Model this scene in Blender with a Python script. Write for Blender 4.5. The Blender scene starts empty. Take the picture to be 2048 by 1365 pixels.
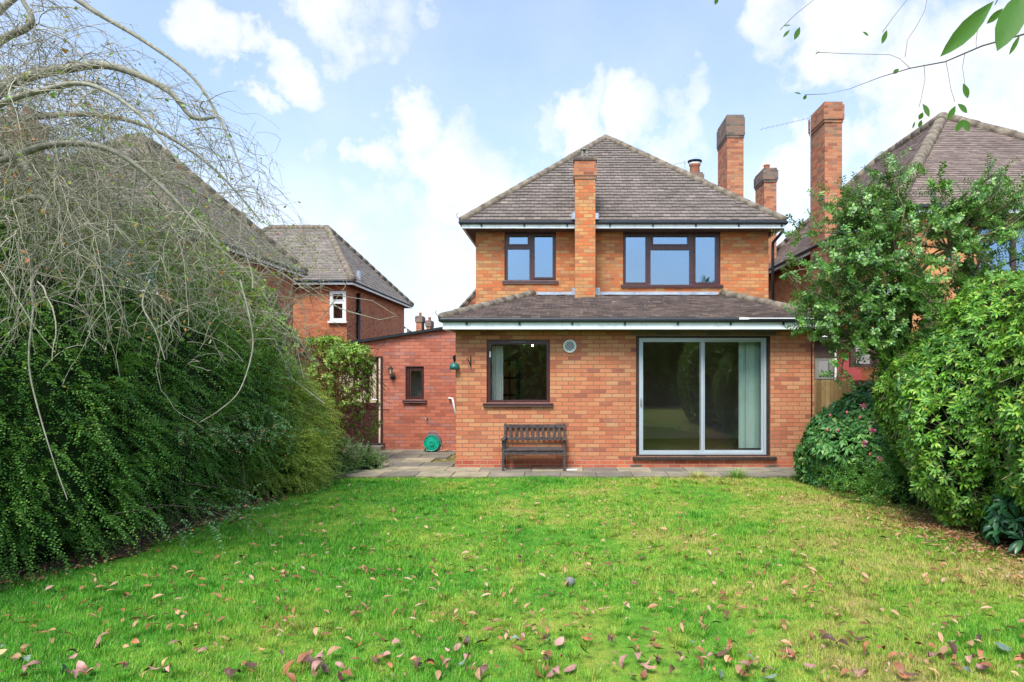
import bpy, math, random
import numpy as np
from mathutils import Vector
R = math.radians
rng = np.random.default_rng(7)
random.seed(7)
scene = bpy.context.scene
COL = scene.collection
F, CX, CY, EYE = 1332.0, 1130.0, 742.0, 1.76     # focal length and horizon of the photograph in its own pixels

def at(px, py, Y):
    return ((px - CX) * Y / F, Y, EYE + (CY - py) * Y / F)
def ax(px, Y): return (px - CX) * Y / F
def az(py, Y): return EYE + (CY - py) * Y / F

# ------------------------------------------------------------------ helpers
def tag(o, label=None, cat=None, group=None, kind=None):
    if label: o['label'] = label
    if cat: o['category'] = cat
    if group: o['group'] = group
    if kind: o['kind'] = kind
    return o

def empty(name, loc, label=None, cat=None, group=None, kind=None):
    o = bpy.data.objects.new(name, None)
    o.location = loc
    o.empty_display_size = 0.2
    COL.objects.link(o)
    return tag(o, label, cat, group, kind)

def root_loc(p):
    v = Vector((0, 0, 0))
    while p is not None:
        v = v + p.location
        p = p.parent
    return v

def link_mesh(name, me, mat, parent=None, loc=None, smooth=False):
    """vertices are given in world space; the object's origin is its thing's origin (or loc)"""
    base = root_loc(parent) if parent is not None else Vector(loc or (0, 0, 0))
    n = len(me.vertices)
    co = np.empty(n * 3, np.float32); me.vertices.foreach_get('co', co)
    co = co.reshape(-1, 3) - np.array(base, np.float32)
    me.vertices.foreach_set('co', co.ravel())
    if mat is not None:
        for m in (mat if isinstance(mat, (list, tuple)) else [mat]): me.materials.append(m)
    if smooth: me.polygons.foreach_set('use_smooth', [True] * len(me.polygons))
    me.update()
    o = bpy.data.objects.new(name, me)
    if parent is not None: o.parent = parent
    else: o.location = base
    COL.objects.link(o)
    return o

def arr_mesh(name, verts, loops, sizes):
    me = bpy.data.meshes.new(name)
    verts = np.asarray(verts, np.float32); loops = np.asarray(loops, np.int32); sizes = np.asarray(sizes, np.int32)
    me.vertices.add(len(verts)); me.vertices.foreach_set('co', verts.ravel())
    me.loops.add(len(loops)); me.loops.foreach_set('vertex_index', loops)
    me.polygons.add(len(sizes))
    st = np.zeros(len(sizes), np.int32); st[1:] = np.cumsum(sizes)[:-1]
    me.polygons.foreach_set('loop_start', st)
    me.polygons.foreach_set('loop_total', sizes)
    me.update(calc_edges=True)
    return me

class MB:
    def __init__(s): s.v = []; s.f = []; s.mi = []
    def add(s, vs, fs, mi=0):
        b = len(s.v); s.v += [tuple(map(float, v)) for v in vs]
        for f in fs: s.f.append([i + b for i in f]); s.mi.append(mi)
        return s
    def box(s, x0, x1, y0, y1, z0, z1, mi=0):
        v = [(x0,y0,z0),(x1,y0,z0),(x1,y1,z0),(x0,y1,z0),(x0,y0,z1),(x1,y0,z1),(x1,y1,z1),(x0,y1,z1)]
        return s.add(v, [(0,3,2,1),(4,5,6,7),(0,1,5,4),(1,2,6,5),(2,3,7,6),(3,0,4,7)], mi)
    def bar(s, p, q, w, h, up=(0,0,1), mi=0):
        p = np.array(p, float); q = np.array(q, float); d = q - p; d /= np.linalg.norm(d)
        a = np.cross(d, up); a /= max(1e-9, np.linalg.norm(a)); b = np.cross(a, d)
        a = a * w / 2; b = b * h / 2
        v = [p-a-b, p+a-b, p+a+b, p-a+b, q-a-b, q+a-b, q+a+b, q-a+b]
        return s.add(v, [(0,1,2,3),(7,6,5,4),(0,4,5,1),(1,5,6,2),(2,6,7,3),(3,7,4,0)], mi)
    def tube(s, pts, rad, n=8, cap=True, mi=0):
        pts = [np.array(p, float) for p in pts]
        if not hasattr(rad, '__len__'): rad = [rad] * len(pts)
        prev = None; vs = []; fs = []
        for i, p in enumerate(pts):
            d = pts[min(i+1, len(pts)-1)] - pts[max(i-1, 0)]
            d /= max(1e-9, np.linalg.norm(d))
            if prev is None:
                u = np.array((0,0,1.)) if abs(d[2]) < .9 else np.array((1.,0,0))
            else: u = prev
            a = u - d * np.dot(u, d); a /= max(1e-9, np.linalg.norm(a)); b = np.cross(d, a); prev = a
            for k in range(n):
                t = 2 * math.pi * k / n
                vs.append(p + (a * math.cos(t) + b * math.sin(t)) * rad[i])
        for i in range(len(pts) - 1):
            for k in range(n):
                k2 = (k + 1) % n
                fs.append((i*n+k, i*n+k2, (i+1)*n+k2, (i+1)*n+k))
        if cap: fs.append(tuple(range(n))[::-1]); fs.append(tuple((len(pts)-1)*n + k for k in range(n)))
        return s.add(vs, fs, mi)
    def lathe(s, c, prof, n=20, axis='z', mi=0):
        """prof: list of (radius, height) about the axis through c"""
        vs = []; fs = []
        for r, h in prof:
            for k in range(n):
                t = 2*math.pi*k/n
                a, b = r*math.cos(t), r*math.sin(t)
                vs.append({'z': (c[0]+a, c[1]+b, c[2]+h), 'y': (c[0]+a, c[1]+h, c[2]+b), 'x': (c[0]+h, c[1]+a, c[2]+b)}[axis])
        for i in range(len(prof)-1):
            for k in range(n): fs.append((i*n+k, i*n+(k+1)%n, (i+1)*n+(k+1)%n, (i+1)*n+k))
        return s.add(vs, fs, mi)
    def prism(s, poly, y0, y1, mi=0):
        """poly in (x, z), extruded along y"""
        n = len(poly)
        vs = [(x, y0, z) for x, z in poly] + [(x, y1, z) for x, z in poly]
        fs = [tuple(range(n)), tuple(range(2*n-1, n-1, -1))]
        for i in range(n):
            j = (i+1) % n; fs.append((j, i, n+i, n+j))
        return s.add(vs, fs, mi)
    def plate(s, a0, a1, z0, z1, c0, c1, holes=(), axis='y', mi=0):
        """a wall standing along x (axis y) or along y (axis x) with rectangular openings and their reveals"""
        def P(a, c, z): return (a, c, z) if axis == 'y' else (c, a, z)
        A = sorted({a0, a1, *[h[0] for h in holes], *[h[1] for h in holes]})
        Z = sorted({z0, z1, *[h[2] for h in holes], *[h[3] for h in holes]})
        for i in range(len(A)-1):
            for j in range(len(Z)-1):
                ma = (A[i]+A[i+1])/2; mz = (Z[j]+Z[j+1])/2
                if any(h[0] < ma < h[1] and h[2] < mz < h[3] for h in holes): continue
                for c in (c0, c1):
                    s.add([P(A[i],c,Z[j]), P(A[i+1],c,Z[j]), P(A[i+1],c,Z[j+1]), P(A[i],c,Z[j+1])], [(0,1,2,3)], mi)
        for h in list(holes) + [(a0, a1, z0, z1)]:
            q = [(h[0],h[2]),(h[1],h[2]),(h[1],h[3]),(h[0],h[3])]
            for k in range(4):
                (p, z), (p2, z2) = q[k], q[(k+1)%4]
                s.add([P(p,c0,z), P(p2,c0,z2), P(p2,c1,z2), P(p,c1,z)], [(0,1,2,3)], mi)
        return s
    def build(s, name, mat, parent=None, loc=None, smooth=False, bevel=0):
        me = bpy.data.meshes.new(name)
        me.from_pydata(s.v, [], s.f)
        if any(s.mi): me.polygons.foreach_set('material_index', s.mi)
        o = link_mesh(name, me, mat, parent, loc, smooth)
        if bevel:
            b = o.modifiers.new('bevel', 'BEVEL'); b.width = bevel; b.segments = 2; b.limit_method = 'ANGLE'
        return o

# ------------------------------------------------------------------ materials
class NT:
    def __init__(s, name):
        s.m = bpy.data.materials.new(name); s.m.use_nodes = True
        s.t = s.m.node_tree; s.t.nodes.clear()
        s.out = s.n('ShaderNodeOutputMaterial')
    def n(s, typ, **kw):
        nd = s.t.nodes.new(typ)
        for k, v in kw.items():
            if k[0] == '_': setattr(nd, k[1:], v)
            else: s.set(nd, k, v)
        return nd
    def set(s, nd, key, v):
        key = key.replace('__', ' ')
        sock = nd.inputs[int(key[1:])] if key[0] == 'i' and key[1:].isdigit() else nd.inputs[key]
        if hasattr(v, 'is_output') or isinstance(v, bpy.types.NodeSocket): s.t.links.new(v, sock)
        else:
            if isinstance(v, tuple) and len(v) == 3 and sock.type == 'RGBA': v = (*v, 1)
            sock.default_value = v
    def math(s, op, a, b=0.0, clamp=False):
        nd = s.n('ShaderNodeMath', _operation=op, _use_clamp=clamp); s.set(nd, 'i0', a); s.set(nd, 'i1', b); return nd.outputs[0]
    def mix(s, f, a, b, blend='MIX'):
        nd = s.n('ShaderNodeMix', _data_type='RGBA', _blend_type=blend)
        s.set(nd, 'i0', f); s.set(nd, 'i6', a); s.set(nd, 'i7', b); return nd.outputs[2]
    def ramp(s, f, stops, interp='LINEAR'):
        nd = s.n('ShaderNodeValToRGB'); s.set(nd, 'i0', f); cr = nd.color_ramp; cr.interpolation = interp
        while len(cr.elements) < len(stops): cr.elements.new(0.5)
        for e, (p, c) in zip(cr.elements, stops): e.position = p; e.color = (*c, 1) if len(c) == 3 else c
        return nd.outputs[0]
    def pos(s): return s.n('ShaderNodeNewGeometry').outputs['Position']
    def noise(s, scale, detail=3, rough=.55, vec=None, out=0):
        nd = s.n('ShaderNodeTexNoise'); s.set(nd, 'Vector', vec if vec is not None else s.pos())
        nd.inputs['Scale'].default_value = scale; nd.inputs['Detail'].default_value = detail; nd.inputs['Roughness'].default_value = rough
        return nd.outputs[out]
    def bump(s, h, strength=.3, dist=.01):
        return s.n('ShaderNodeBump', Height=h, Strength=strength, Distance=dist).outputs[0]
    def bsdf(s, color, rough=.6, normal=None, spec=.5, metal=0.0, coat=0.0):
        b = s.n('ShaderNodeBsdfPrincipled')
        s.set(b, 'Base__Color', color); s.set(b, 'Roughness', rough); s.set(b, 'Specular__IOR__Level', spec); s.set(b, 'Metallic', metal)
        s.set(b, 'Coat__Weight', coat)
        if normal is not None: s.set(b, 'Normal', normal)
        return b.outputs[0]
    def done(s, sh): s.t.links.new(sh, s.out.inputs[0]); return s.m

def plain(name, c, rough=.5, var=.15, scale=6, spec=.5, metal=0.0, bump=.1, dirt=None):
    t = NT(name)
    n1 = t.noise(scale, 4)
    dark = tuple(x*(1-var*1.6) for x in c); light = tuple(min(1, x*(1+var)) for x in c)
    col = t.ramp(n1, [(.3, dark), (.7, light)])
    if dirt:
        n2 = t.noise(scale*3.1, 5, .7)
        col = t.mix(t.ramp(n2, [(.52, (0,0,0)), (.72, (1,1,1))]), col, dirt)
    return t.done(t.bsdf(col, rough, t.bump(t.noise(scale*12, 3), bump, .004), spec, metal))

def uvz(t):
    """x or y along the wall (whichever the wall runs along) and height, from the world position"""
    g = t.n('ShaderNodeNewGeometry')
    p = t.n('ShaderNodeSeparateXYZ', Vector=g.outputs['Position']); q = t.n('ShaderNodeSeparateXYZ', Vector=g.outputs['True Normal'])
    f = t.math('GREATER_THAN', t.math('ABSOLUTE', q.outputs[0]), .6)
    u = t.n('ShaderNodeMix', _data_type='FLOAT'); t.set(u, 'i0', f); t.set(u, 'i2', p.outputs[0]); t.set(u, 'i3', p.outputs[1])
    h = t.math('GREATER_THAN', t.math('ABSOLUTE', q.outputs[2]), .7)
    w = t.n('ShaderNodeMix', _data_type='FLOAT'); t.set(w, 'i0', h); t.set(w, 'i2', p.outputs[2]); t.set(w, 'i3', p.outputs[1])
    return t.n('ShaderNodeCombineXYZ', X=u.outputs[0], Y=w.outputs[0]).outputs[0]

def brick(name, stops, mortar, offset=(0, 0), stain=(.12, .07, .05), stain_amt=.5, zoff=0.0, irregular=.004, mort=.0055, squash=1.0, bw=.225):
    t = NT(name)
    uv = uvz(t)
    if irregular:
        nz = t.n('ShaderNodeVectorMath', _operation='SCALE'); t.set(nz, 'i0', t.noise(9, 2, .5, out=1)); nz.inputs['Scale'].default_value = irregular * 2
        a = t.n('ShaderNodeVectorMath', _operation='ADD'); t.set(a, 'i0', uv); t.set(a, 'i1', nz.outputs[0]); uv = a.outputs[0]
    a = t.n('ShaderNodeVectorMath', _operation='ADD'); t.set(a, 'i0', uv); a.inputs[1].default_value = (offset[0]+50, offset[1] + 30 + zoff, 0)
    b = t.n('ShaderNodeTexBrick', _offset=.5, _offset_frequency=2, _squash=squash, _squash_frequency=3)
    t.set(b, 'Vector', a.outputs[0]); t.set(b, 'Color1', (0,0,0)); t.set(b, 'Color2', (1,1,1)); t.set(b, 'Mortar', (.5,.5,.5))
    for k, v in (('Scale', 1), ('Mortar Size', mort), ('Mortar Smooth', .25), ('Bias', 0), ('Brick Width', bw), ('Row Height', .075)): b.inputs[k].default_value = v
    col = t.ramp(b.outputs['Color'], stops)
    col = t.mix(.35, col, t.ramp(t.noise(34, 3), [(.3, (.62,.58,.55)), (.7, (1.0,1.0,1.0))]), 'MULTIPLY')
    # old soot and lichen patches of their own shape
    st = t.ramp(t.noise(1.1, 5, .62), [(.5, (0,0,0)), (.75, (1,1,1))])
    col = t.mix(t.math('MULTIPLY', st, stain_amt), col, stain)
    col = t.mix(1.0, col, t.ramp(t.noise(.55, 5, .7), [(.3,(.72,.7,.68)),(.55,(1.02,1.0,.98)),(.75,(1.12,1.1,1.08))]), 'MULTIPLY')
    col = t.mix(t.math('MULTIPLY', t.ramp(t.noise(2.7, 6, .75), [(.58,(0,0,0)),(.7,(1,1,1))]), .35), col, (.5,.33,.22))
    mcol = t.mix(t.noise(3, 3), mortar, tuple(c*.62 for c in mortar))
    col = t.mix(b.outputs['Fac'], col, mcol)
    hgt = t.math('SUBTRACT', t.math('MULTIPLY', t.noise(60, 3), .35), b.outputs['Fac'])
    return t.done(t.bsdf(col, .88, t.bump(hgt, .55, .006), .25))

def tile_mat(name, stops, moss=(.11, .1, .055), moss_amt=.5, lichen=(.42,.4,.33)):
    t = NT(name)
    g = t.n('ShaderNodeNewGeometry')
    col = t.ramp(g.outputs['Random Per Island'], stops)
    col = t.mix(.5, col, t.ramp(t.noise(1.3, 5, .65), [(.3, (.55,.53,.5)), (.7, (1.15,1.1,1.05))]), 'MULTIPLY')
    col = t.mix(t.math('MULTIPLY', t.ramp(t.noise(5, 5, .7), [(.55, (0,0,0)), (.68, (1,1,1))]), moss_amt), col, moss)
    col = t.mix(t.math('MULTIPLY', t.ramp(t.noise(21, 2, .5), [(.69, (0,0,0)), (.72, (1,1,1))]), .6), col, lichen)
    return t.done(t.bsdf(col, .85, t.bump(t.noise(45, 4), .4, .006), .3))

def leaf_mat(name, stops, rough=.45, trans=.3, spec=.4, patch=.35, tcol=None):
    t = NT(name)
    g = t.n('ShaderNodeNewGeometry')
    col = t.ramp(g.outputs['Random Per Island'], stops)
    col = t.mix(patch, col, t.ramp(t.noise(1.7, 3), [(.32, (.45,.5,.45)), (.68, (1.25,1.2,1.0))]), 'MULTIPLY')
    sh = t.bsdf(col, rough, None, spec)
    if trans:
        tr = t.n('ShaderNodeBsdfTranslucent'); t.set(tr, 'Color', t.mix(.5, col, tcol or (.35,.5,.05)))
        m = t.n('ShaderNodeMixShader'); t.set(m, 'i0', trans); t.set(m, 'i1', sh); t.set(m, 'i2', tr.outputs[0]); sh = m.outputs[0]
    return t.done(sh)

def bark_mat(name, c, c2, scale=18, rough=.85):
    t = NT(name)
    col = t.ramp(t.noise(scale, 5, .65), [(.35, c), (.65, c2)])
    g = t.n('ShaderNodeNewGeometry')
    col = t.mix(.5, col, t.ramp(g.outputs['Random Per Island'], [(0, (.4,.4,.36)), (.7,(1,1,.96)), (1, (1.75,1.75,1.7))]), 'MULTIPLY')
    return t.done(t.bsdf(col, rough, t.bump(t.noise(scale*5, 3), .4, .004), .2))

def glass_mat(name, refl=.15, tint=(1,1,1), rtint=(1,1,1), rough=0.0):
    t = NT(name)
    tr = t.n('ShaderNodeBsdfTransparent'); t.set(tr, 'Color', tint)
    gl = t.n('ShaderNodeBsdfGlossy'); t.set(gl, 'Color', rtint); t.set(gl, 'Roughness', rough)
    lw = t.n('ShaderNodeLayerWeight'); lw.inputs['Blend'].default_value = .25
    f = t.math('ADD', t.math('MULTIPLY', lw.outputs['Fresnel'], .6), refl, True)
    m = t.n('ShaderNodeMixShader'); t.set(m, 'i0', f); t.set(m, 'i1', tr.outputs[0]); t.set(m, 'i2', gl.outputs[0])
    return t.done(m.outputs[0])

M = {}
M['brick_house'] = brick('orange_buff_brick', [(0,(.56,.14,.05)),(.12,(.62,.2,.07)),(.2,(.36,.13,.06)),(.3,(.55,.22,.08)),(.42,(.58,.33,.13)),(.5,(.52,.19,.075)),(.6,(.52,.31,.14)),(.7,(.42,.2,.09)),(.82,(.6,.17,.06)),(.92,(.56,.3,.12)),(1,(.64,.2,.07))], (.42,.2,.1), irregular=.005, stain=(.2,.1,.06), stain_amt=.25, bw=.2, mort=.008)
M['brick_ext'] = brick('orange_extension_brick', [(0,(.32,.11,.075)),(.1,(.44,.145,.08)),(.35,(.57,.2,.1)),(.6,(.57,.23,.115)),(.8,(.6,.275,.14)),(.94,(.54,.28,.14)),(1,(.5,.17,.09))], (.27,.155,.09), stain=(.34,.2,.13), stain_amt=.4, mort=.006, irregular=.001)
M['brick_plinth'] = brick('red_plinth_brick', [(0,(.4,.09,.05)),(.4,(.52,.13,.07)),(.7,(.58,.17,.09)),(1,(.45,.11,.07))], (.5,.38,.25), stain=(.14,.09,.06), stain_amt=.35, irregular=.001)
M['brick_out'] = brick('pink_red_brick', [(0,(.34,.1,.06)),(.3,(.47,.14,.085)),(.6,(.52,.17,.1)),(.85,(.48,.155,.1)),(.95,(.4,.18,.15)),(1,(.3,.1,.08))], (.25,.13,.09), stain=(.4,.24,.21), stain_amt=.3, mort=.006, irregular=.001)
M['brick_side'] = brick('red_neighbour_brick', [(0,(.42,.12,.06)),(.35,(.56,.18,.08)),(.7,(.62,.23,.1)),(.9,(.5,.19,.1)),(1,(.36,.12,.07))], (.4,.26,.17), stain=(.14,.08,.06), stain_amt=.4)
M['brick_right'] = brick('orange_neighbour_brick', [(0,(.5,.17,.07)),(.35,(.66,.27,.1)),(.7,(.72,.34,.13)),(1,(.56,.24,.1))], (.5,.33,.2), stain=(.3,.14,.08), stain_amt=.35)
M['brick_chim'] = brick('weathered_chimney_brick', [(0,(.3,.1,.06)),(.3,(.48,.16,.08)),(.6,(.56,.23,.11)),(.85,(.44,.22,.12)),(1,(.27,.13,.09))], (.33,.24,.17), stain=(.13,.11,.07), stain_amt=.55, irregular=.006)
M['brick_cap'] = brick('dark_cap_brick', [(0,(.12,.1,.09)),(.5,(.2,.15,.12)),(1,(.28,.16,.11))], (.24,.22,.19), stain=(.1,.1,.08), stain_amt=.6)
M['tile'] = tile_mat('brown_roof_tile', [(0,(.145,.12,.105)),(.5,(.18,.15,.132)),(.92,(.2,.168,.15)),(1,(.26,.215,.185))], moss_amt=.2)
M['tile_ext'] = tile_mat('dark_slate_tile', [(0,(.11,.085,.08)),(.4,(.155,.12,.11)),(.8,(.2,.15,.13)),(1,(.26,.2,.17))], moss=(.16,.12,.075), moss_amt=.7, lichen=(.5,.46,.36))
M['tile_side'] = tile_mat('grey_brown_tile', [(0,(.17,.145,.125)),(.5,(.21,.18,.155)),(1,(.26,.22,.19))], moss_amt=.25)
M['tile_right'] = tile_mat('red_brown_tile', [(0,(.16,.12,.105)),(.5,(.205,.155,.135)),(1,(.26,.2,.17))], moss_amt=.3)
M['hip'] = plain('hip_tile_mortar', (.22,.18,.135), .9, .35, 7, .2, 0, .6, dirt=(.13,.115,.075))
M['gutter'] = plain('black_gutter_plastic', (.018,.022,.026), .35, .2, 8)
M['pipe'] = plain('black_pipe_plastic', (.012,.012,.013), .35, .2, 8)
M['fascia'] = plain('white_upvc', (.82,.88,.87), .4, .06, 2, .5, 0, .05, dirt=(.55,.57,.53))
M['soffit'] = plain('brown_soffit_board', (.1,.065,.045), .7, .3, 3)
M['frame'] = plain('mahogany_upvc', (.062,.02,.02), .35, .2, 14, .5)
M['wood_dark'] = plain('dark_timber_sill', (.035,.02,.016), .6, .35, 12, .4, 0, .4, dirt=(.1,.085,.07))
M['alu'] = plain('white_aluminium', (.42,.48,.52), .35, .05, 3, .5, .1)
M['white'] = plain('white_paint', (.78,.79,.77), .4, .05, 4)
M['lead'] = plain('grey_lead_flashing', (.33,.38,.45), .45, .2, 5, .5, .2, .4, dirt=(.55,.55,.55))
M['glass_up'] = glass_mat('blue_window_glass', .6, (.7,.8,.9), (.25,.37,.52))
M['glass_low'] = glass_mat('window_glass', .1)
M['glass_door'] = glass_mat('patio_glass', .055, (.97,.97,.96))
M['glass_frost'] = plain('frosted_cream_glass', (.48,.42,.26), .3, .1, 3, .6)
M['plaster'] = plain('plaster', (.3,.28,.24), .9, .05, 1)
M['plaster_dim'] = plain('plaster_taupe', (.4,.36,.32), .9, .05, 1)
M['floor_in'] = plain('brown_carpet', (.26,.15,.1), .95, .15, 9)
M['curtain'] = plain('pale_curtain_fabric', (.62,.68,.62), .9, .05, 3)
M['blind'] = plain('pale_green_blind', (.6,.82,.74), .8, .05, 3)
M['black_metal'] = plain('black_iron', (.012,.013,.015), .4, .2, 20)
M['aerial'] = plain('aerial_metal', (.5,.52,.55), .4, .1, 20, .5, .7)
M['terracotta'] = plain('terracotta_pot', (.5,.2,.11), .8, .2, 9)
M['stone_pot'] = plain('grey_clay_pot', (.24,.24,.2), .9, .3, 12)
M['bench'] = plain('weathered_dark_wood', (.075,.055,.05), .7, .45, 24, .3, 0, .6, dirt=(.17,.16,.165))
M['green_plastic'] = plain('green_plastic', (.0,.36,.22), .4, .08, 8)
M['grey_plastic'] = plain('grey_plastic', (.14,.14,.17), .5, .1, 8)
M['teal_plastic'] = plain('dark_green_plastic', (.01,.12,.1), .4, .1, 8)
M['brass'] = plain('brass', (.6,.42,.15), .35, .1, 20, .5, .9)
M['rubber'] = plain('orange_hose_fitting', (.55,.18,.07), .5, .1, 20)

M['red_paint'] = plain('faded_red_paint', (.36,.07,.07), .7, .1, 3)
M['soil'] = plain('dark_soil', (.06,.045,.03), .95, .4, 7, .1, 0, .8, dirt=(.16,.09,.05))
M['stone'] = plain('grey_stone', (.2,.21,.19), .85, .2, 12)

def fence_mat():
    t = NT('fence_board_wood'); g = t.n('ShaderNodeNewGeometry')
    col = t.ramp(g.outputs['Random Per Island'], [(0,(.15,.1,.045)),(.5,(.24,.165,.075)),(1,(.3,.22,.11))])
    col = t.mix(.6, col, t.ramp(t.noise(5, 5, .7), [(.35,(.6,.62,.5)),(.65,(1.1,1.08,1))]), 'MULTIPLY')
    return t.done(t.bsdf(col, .85, t.bump(t.noise(40, 4), .4, .005), .2))
M['fence'] = fence_mat()
def slab_mat():
    t = NT('mossy_paving_stone')
    g = t.n('ShaderNodeNewGeometry')
    col = t.ramp(g.outputs['Random Per Island'], [(0,(.18,.165,.145)),(.5,(.27,.24,.19)),(1,(.38,.33,.23))])
    col = t.mix(.7, col, t.ramp(t.noise(2.2, 6, .7), [(.35,(.5,.5,.52)),(.65,(1.25,1.2,1.05))]), 'MULTIPLY')
    col = t.mix(t.math('MULTIPLY', t.ramp(t.noise(3.3, 6, .7), [(.5,(0,0,0)),(.7,(1,1,1))]), .55), col, (.13,.13,.05))
    return t.done(t.bsdf(col, .88, t.bump(t.noise(30, 5), .5, .008), .25))
M['slab'] = slab_mat()
M['joint'] = plain('mossy_joint', (.2,.17,.07), .95, .5, 9, .1, 0, .8, dirt=(.08,.11,.02))
# ------------------------------------------------------------------ roof building
def tiled_plane(mb, A, B, C, D, ex=.1, tw=.165, th=.016, jit=.003):
    """plain tiles on the plane with eave A-B and top D-C (A under D, B under C); each tile a small tilted slab"""
    A, B, C, D = [np.array(p, float) for p in (A, B, C, D)]
    u = B - A; L = np.linalg.norm(u); u /= L
    top = (C + D) / 2 - A; nrm = np.cross(u, top - u*np.dot(top, u)); nrm /= np.linalg.norm(nrm)
    if nrm[2] < 0: nrm = -nrm
    v = np.cross(nrm, u); v /= np.linalg.norm(v)
    if v[2] < 0: v = -v
    H = np.dot(D - A, v); Hc = np.dot(C - A, v); H = max(H, Hc)
    l1 = np.dot(D - A, u); r1 = np.dot(C - A, u)
    n = int(round(H / ex)); e = H / n
    # underlay
    mb.add([A - nrm*.02, B - nrm*.02, C - nrm*.02, D - nrm*.02], [(0,1,2,3)], 1)
    for i in range(n):
        h0, h1 = i*e, min(H, (i+1)*e + .02)
        def lim(h):
            f = min(1, h/H); return l1*f, L + (r1-L)*f
        la, ra = lim(h0); lb, rb = lim(h1)
        x = math.floor(la/tw)*tw + (tw/2 if i % 2 else 0) - tw
        while x < ra + tw:
            xa, xb = x + .003, x + tw - .003
            q = [(max(la, min(ra, xa)), h0), (max(la, min(ra, xb)), h0), (max(lb, min(rb, xb)), h1), (max(lb, min(rb, xa)), h1)]
            x += tw
            if q[1][0]-q[0][0] < .012 and q[2][0]-q[3][0] < .012: continue
            jo = random.uniform(-jit, jit); dz = random.uniform(-jit, jit)*1.5
            P = [A + u*a + v*(h + dz) + nrm*((th + jo) if k < 2 else .001 + jo*.3) for k, (a, h) in enumerate(q)]
            lo = [P[0] - nrm*(th+.004), P[1] - nrm*(th+.004)]
            mb.add(P + lo, [(0,1,2,3), (4,5,1,0), (4,0,3), (1,5,2)], 0)

def hip_run(mb, p, q, r=.1, seg=.32):
    p = np.array(p, float); q = np.array(q, float); L = np.linalg.norm(q-p); n = max(2, int(L/seg)); d = (q-p)/n
    for i in range(n):
        a = p + d*i; b = p + d*(i+1.06)
        o = np.array((random.uniform(-.006,.006), random.uniform(-.006,.006), random.uniform(-.004,.006)))
        mb.tube([a+o, b+o], [r*1.03, r*.96], 12)

def eave_ring(name_prefix, parent, x0, x1, y0, y1, z, ov_front, fz=.11, skip_back=True, wall=None, breaks=()):
    """gutter, fascia and soffit round a roof whose tile edge is the rectangle x0..x1,y0..y1 at height z"""
    g = MB()
    for a, b in (((x0-.035, y0-.035), (x1+.035, y0-.035)), ((x0-.035, y0-.035), (x0-.035, y1)), ((x1+.035, y0-.035), (x1+.035, y1))):
        g.tube([(a[0], a[1], z-.045), (b[0], b[1], z-.045)], .042, 10)
    x = x0 + .4
    while x < x1:
        g.box(x, x+.035, y0-.03, y0-.006, z-.13, z-.08); x += .92
    g.build('gutter', M['gutter'], parent)
    f = MB()
    f.box(x0-.005, x1+.005, y0-.005, y0+.045, z-fz-.09, z-.03)
    f.box(x0-.005, x0+.045, y0+.047, y1, z-fz-.09, z-.03)
    f.box(x1-.045, x1+.005, y0+.047, y1, z-fz-.09, z-.03)
    f.build('fascia', M['fascia'], parent)
    s = MB(); s.box(x0+.047, x1-.047, y0+.047, y1-.01, z-fz-.088, z-fz-.07)
    s.build('soffit', M['soffit'] if wall is None else wall, parent)

def chimney(parent, x0, x1, y0, y1, z0, z1, mat='brick_chim', cap=.28, out=.035, pots=(), name='chimney', dark=True, lead=None):
    m = MB(); m.box(x0, x1, y0, y1, z0, z1-cap)
    c = m.build(name, M[mat], parent)
    k = MB(); k.box(x0-out*.5, x1+out*.5, y0-out*.5, y1+out*.5, z1-cap+.001, z1-cap+.07)
    k.box(x0-out, x1+out, y0-out, y1+out, z1-cap+.071, z1-.075)
    k.box(x0-out*.3, x1+out*.3, y0-out*.3, y1+out*.3, z1-.074, z1)
    k.build('chimney_cap', M[dark if isinstance(dark, str) else 'brick_cap' if dark else mat], c)
    for (px, py, r, h, mm) in pots:
        p = MB(); p.lathe((px, py, z1-.02), [(r*.9,0),(r,.02),(r*.88,h*.8),(r*1.05,h*.86),(r*1.05,h),(r*.75,h),(r*.7,h*.2)], 14)
        p.build('chimney_pot', M[mm], c, smooth=True)
    return c

def window(parent, x0, x1, z0, z1, y, panes, frame='frame', glass='glass_up', sill=True, sash=(), depth=.07, sillext=.05, name='window', bar=.05):
    """frame with pane openings; y is the front face of the frame"""
    m = MB(); m.plate(x0, x1, z0, z1, y, y+depth, panes)
    for k in sash:                               # opening lights: a proud sash rim
        a, b, c, d = panes[k]; s = .032
        m.plate(a-s, b+s, c-s, d+s, y-.018, y-.001, [(a+.001, b-.001, c+.001, d-.001)])
    w = m.build(name, M[frame], parent)
    for a, b, c, d in panes:
        p = MB(); p.box(a-.004, b+.004, y+.03, y+.036, c-.004, d+.004)
        p.build('pane', M[glass], w)
    if sill:
        s = MB(); s.box(x0-sillext, x1+sillext, y-.1, y+.05, z0-.055, z0-.002); s.box(x0-sillext, x1+sillext, y-.1, y-.085, z0-.07, z0-.055)
        s.build('sill', M[frame], w, bevel=.006)
    return w

# ================================================================== THE HOUSE
YF, YM = 12.0, 14.7            # front of the extension and of the main wall
XL, XR = -1.97, 4.49
house = empty('brick_house', (1.26, 14.0, 0), 'detached brick house with hipped brown roof and single storey extension facing the lawn', 'house')

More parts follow.
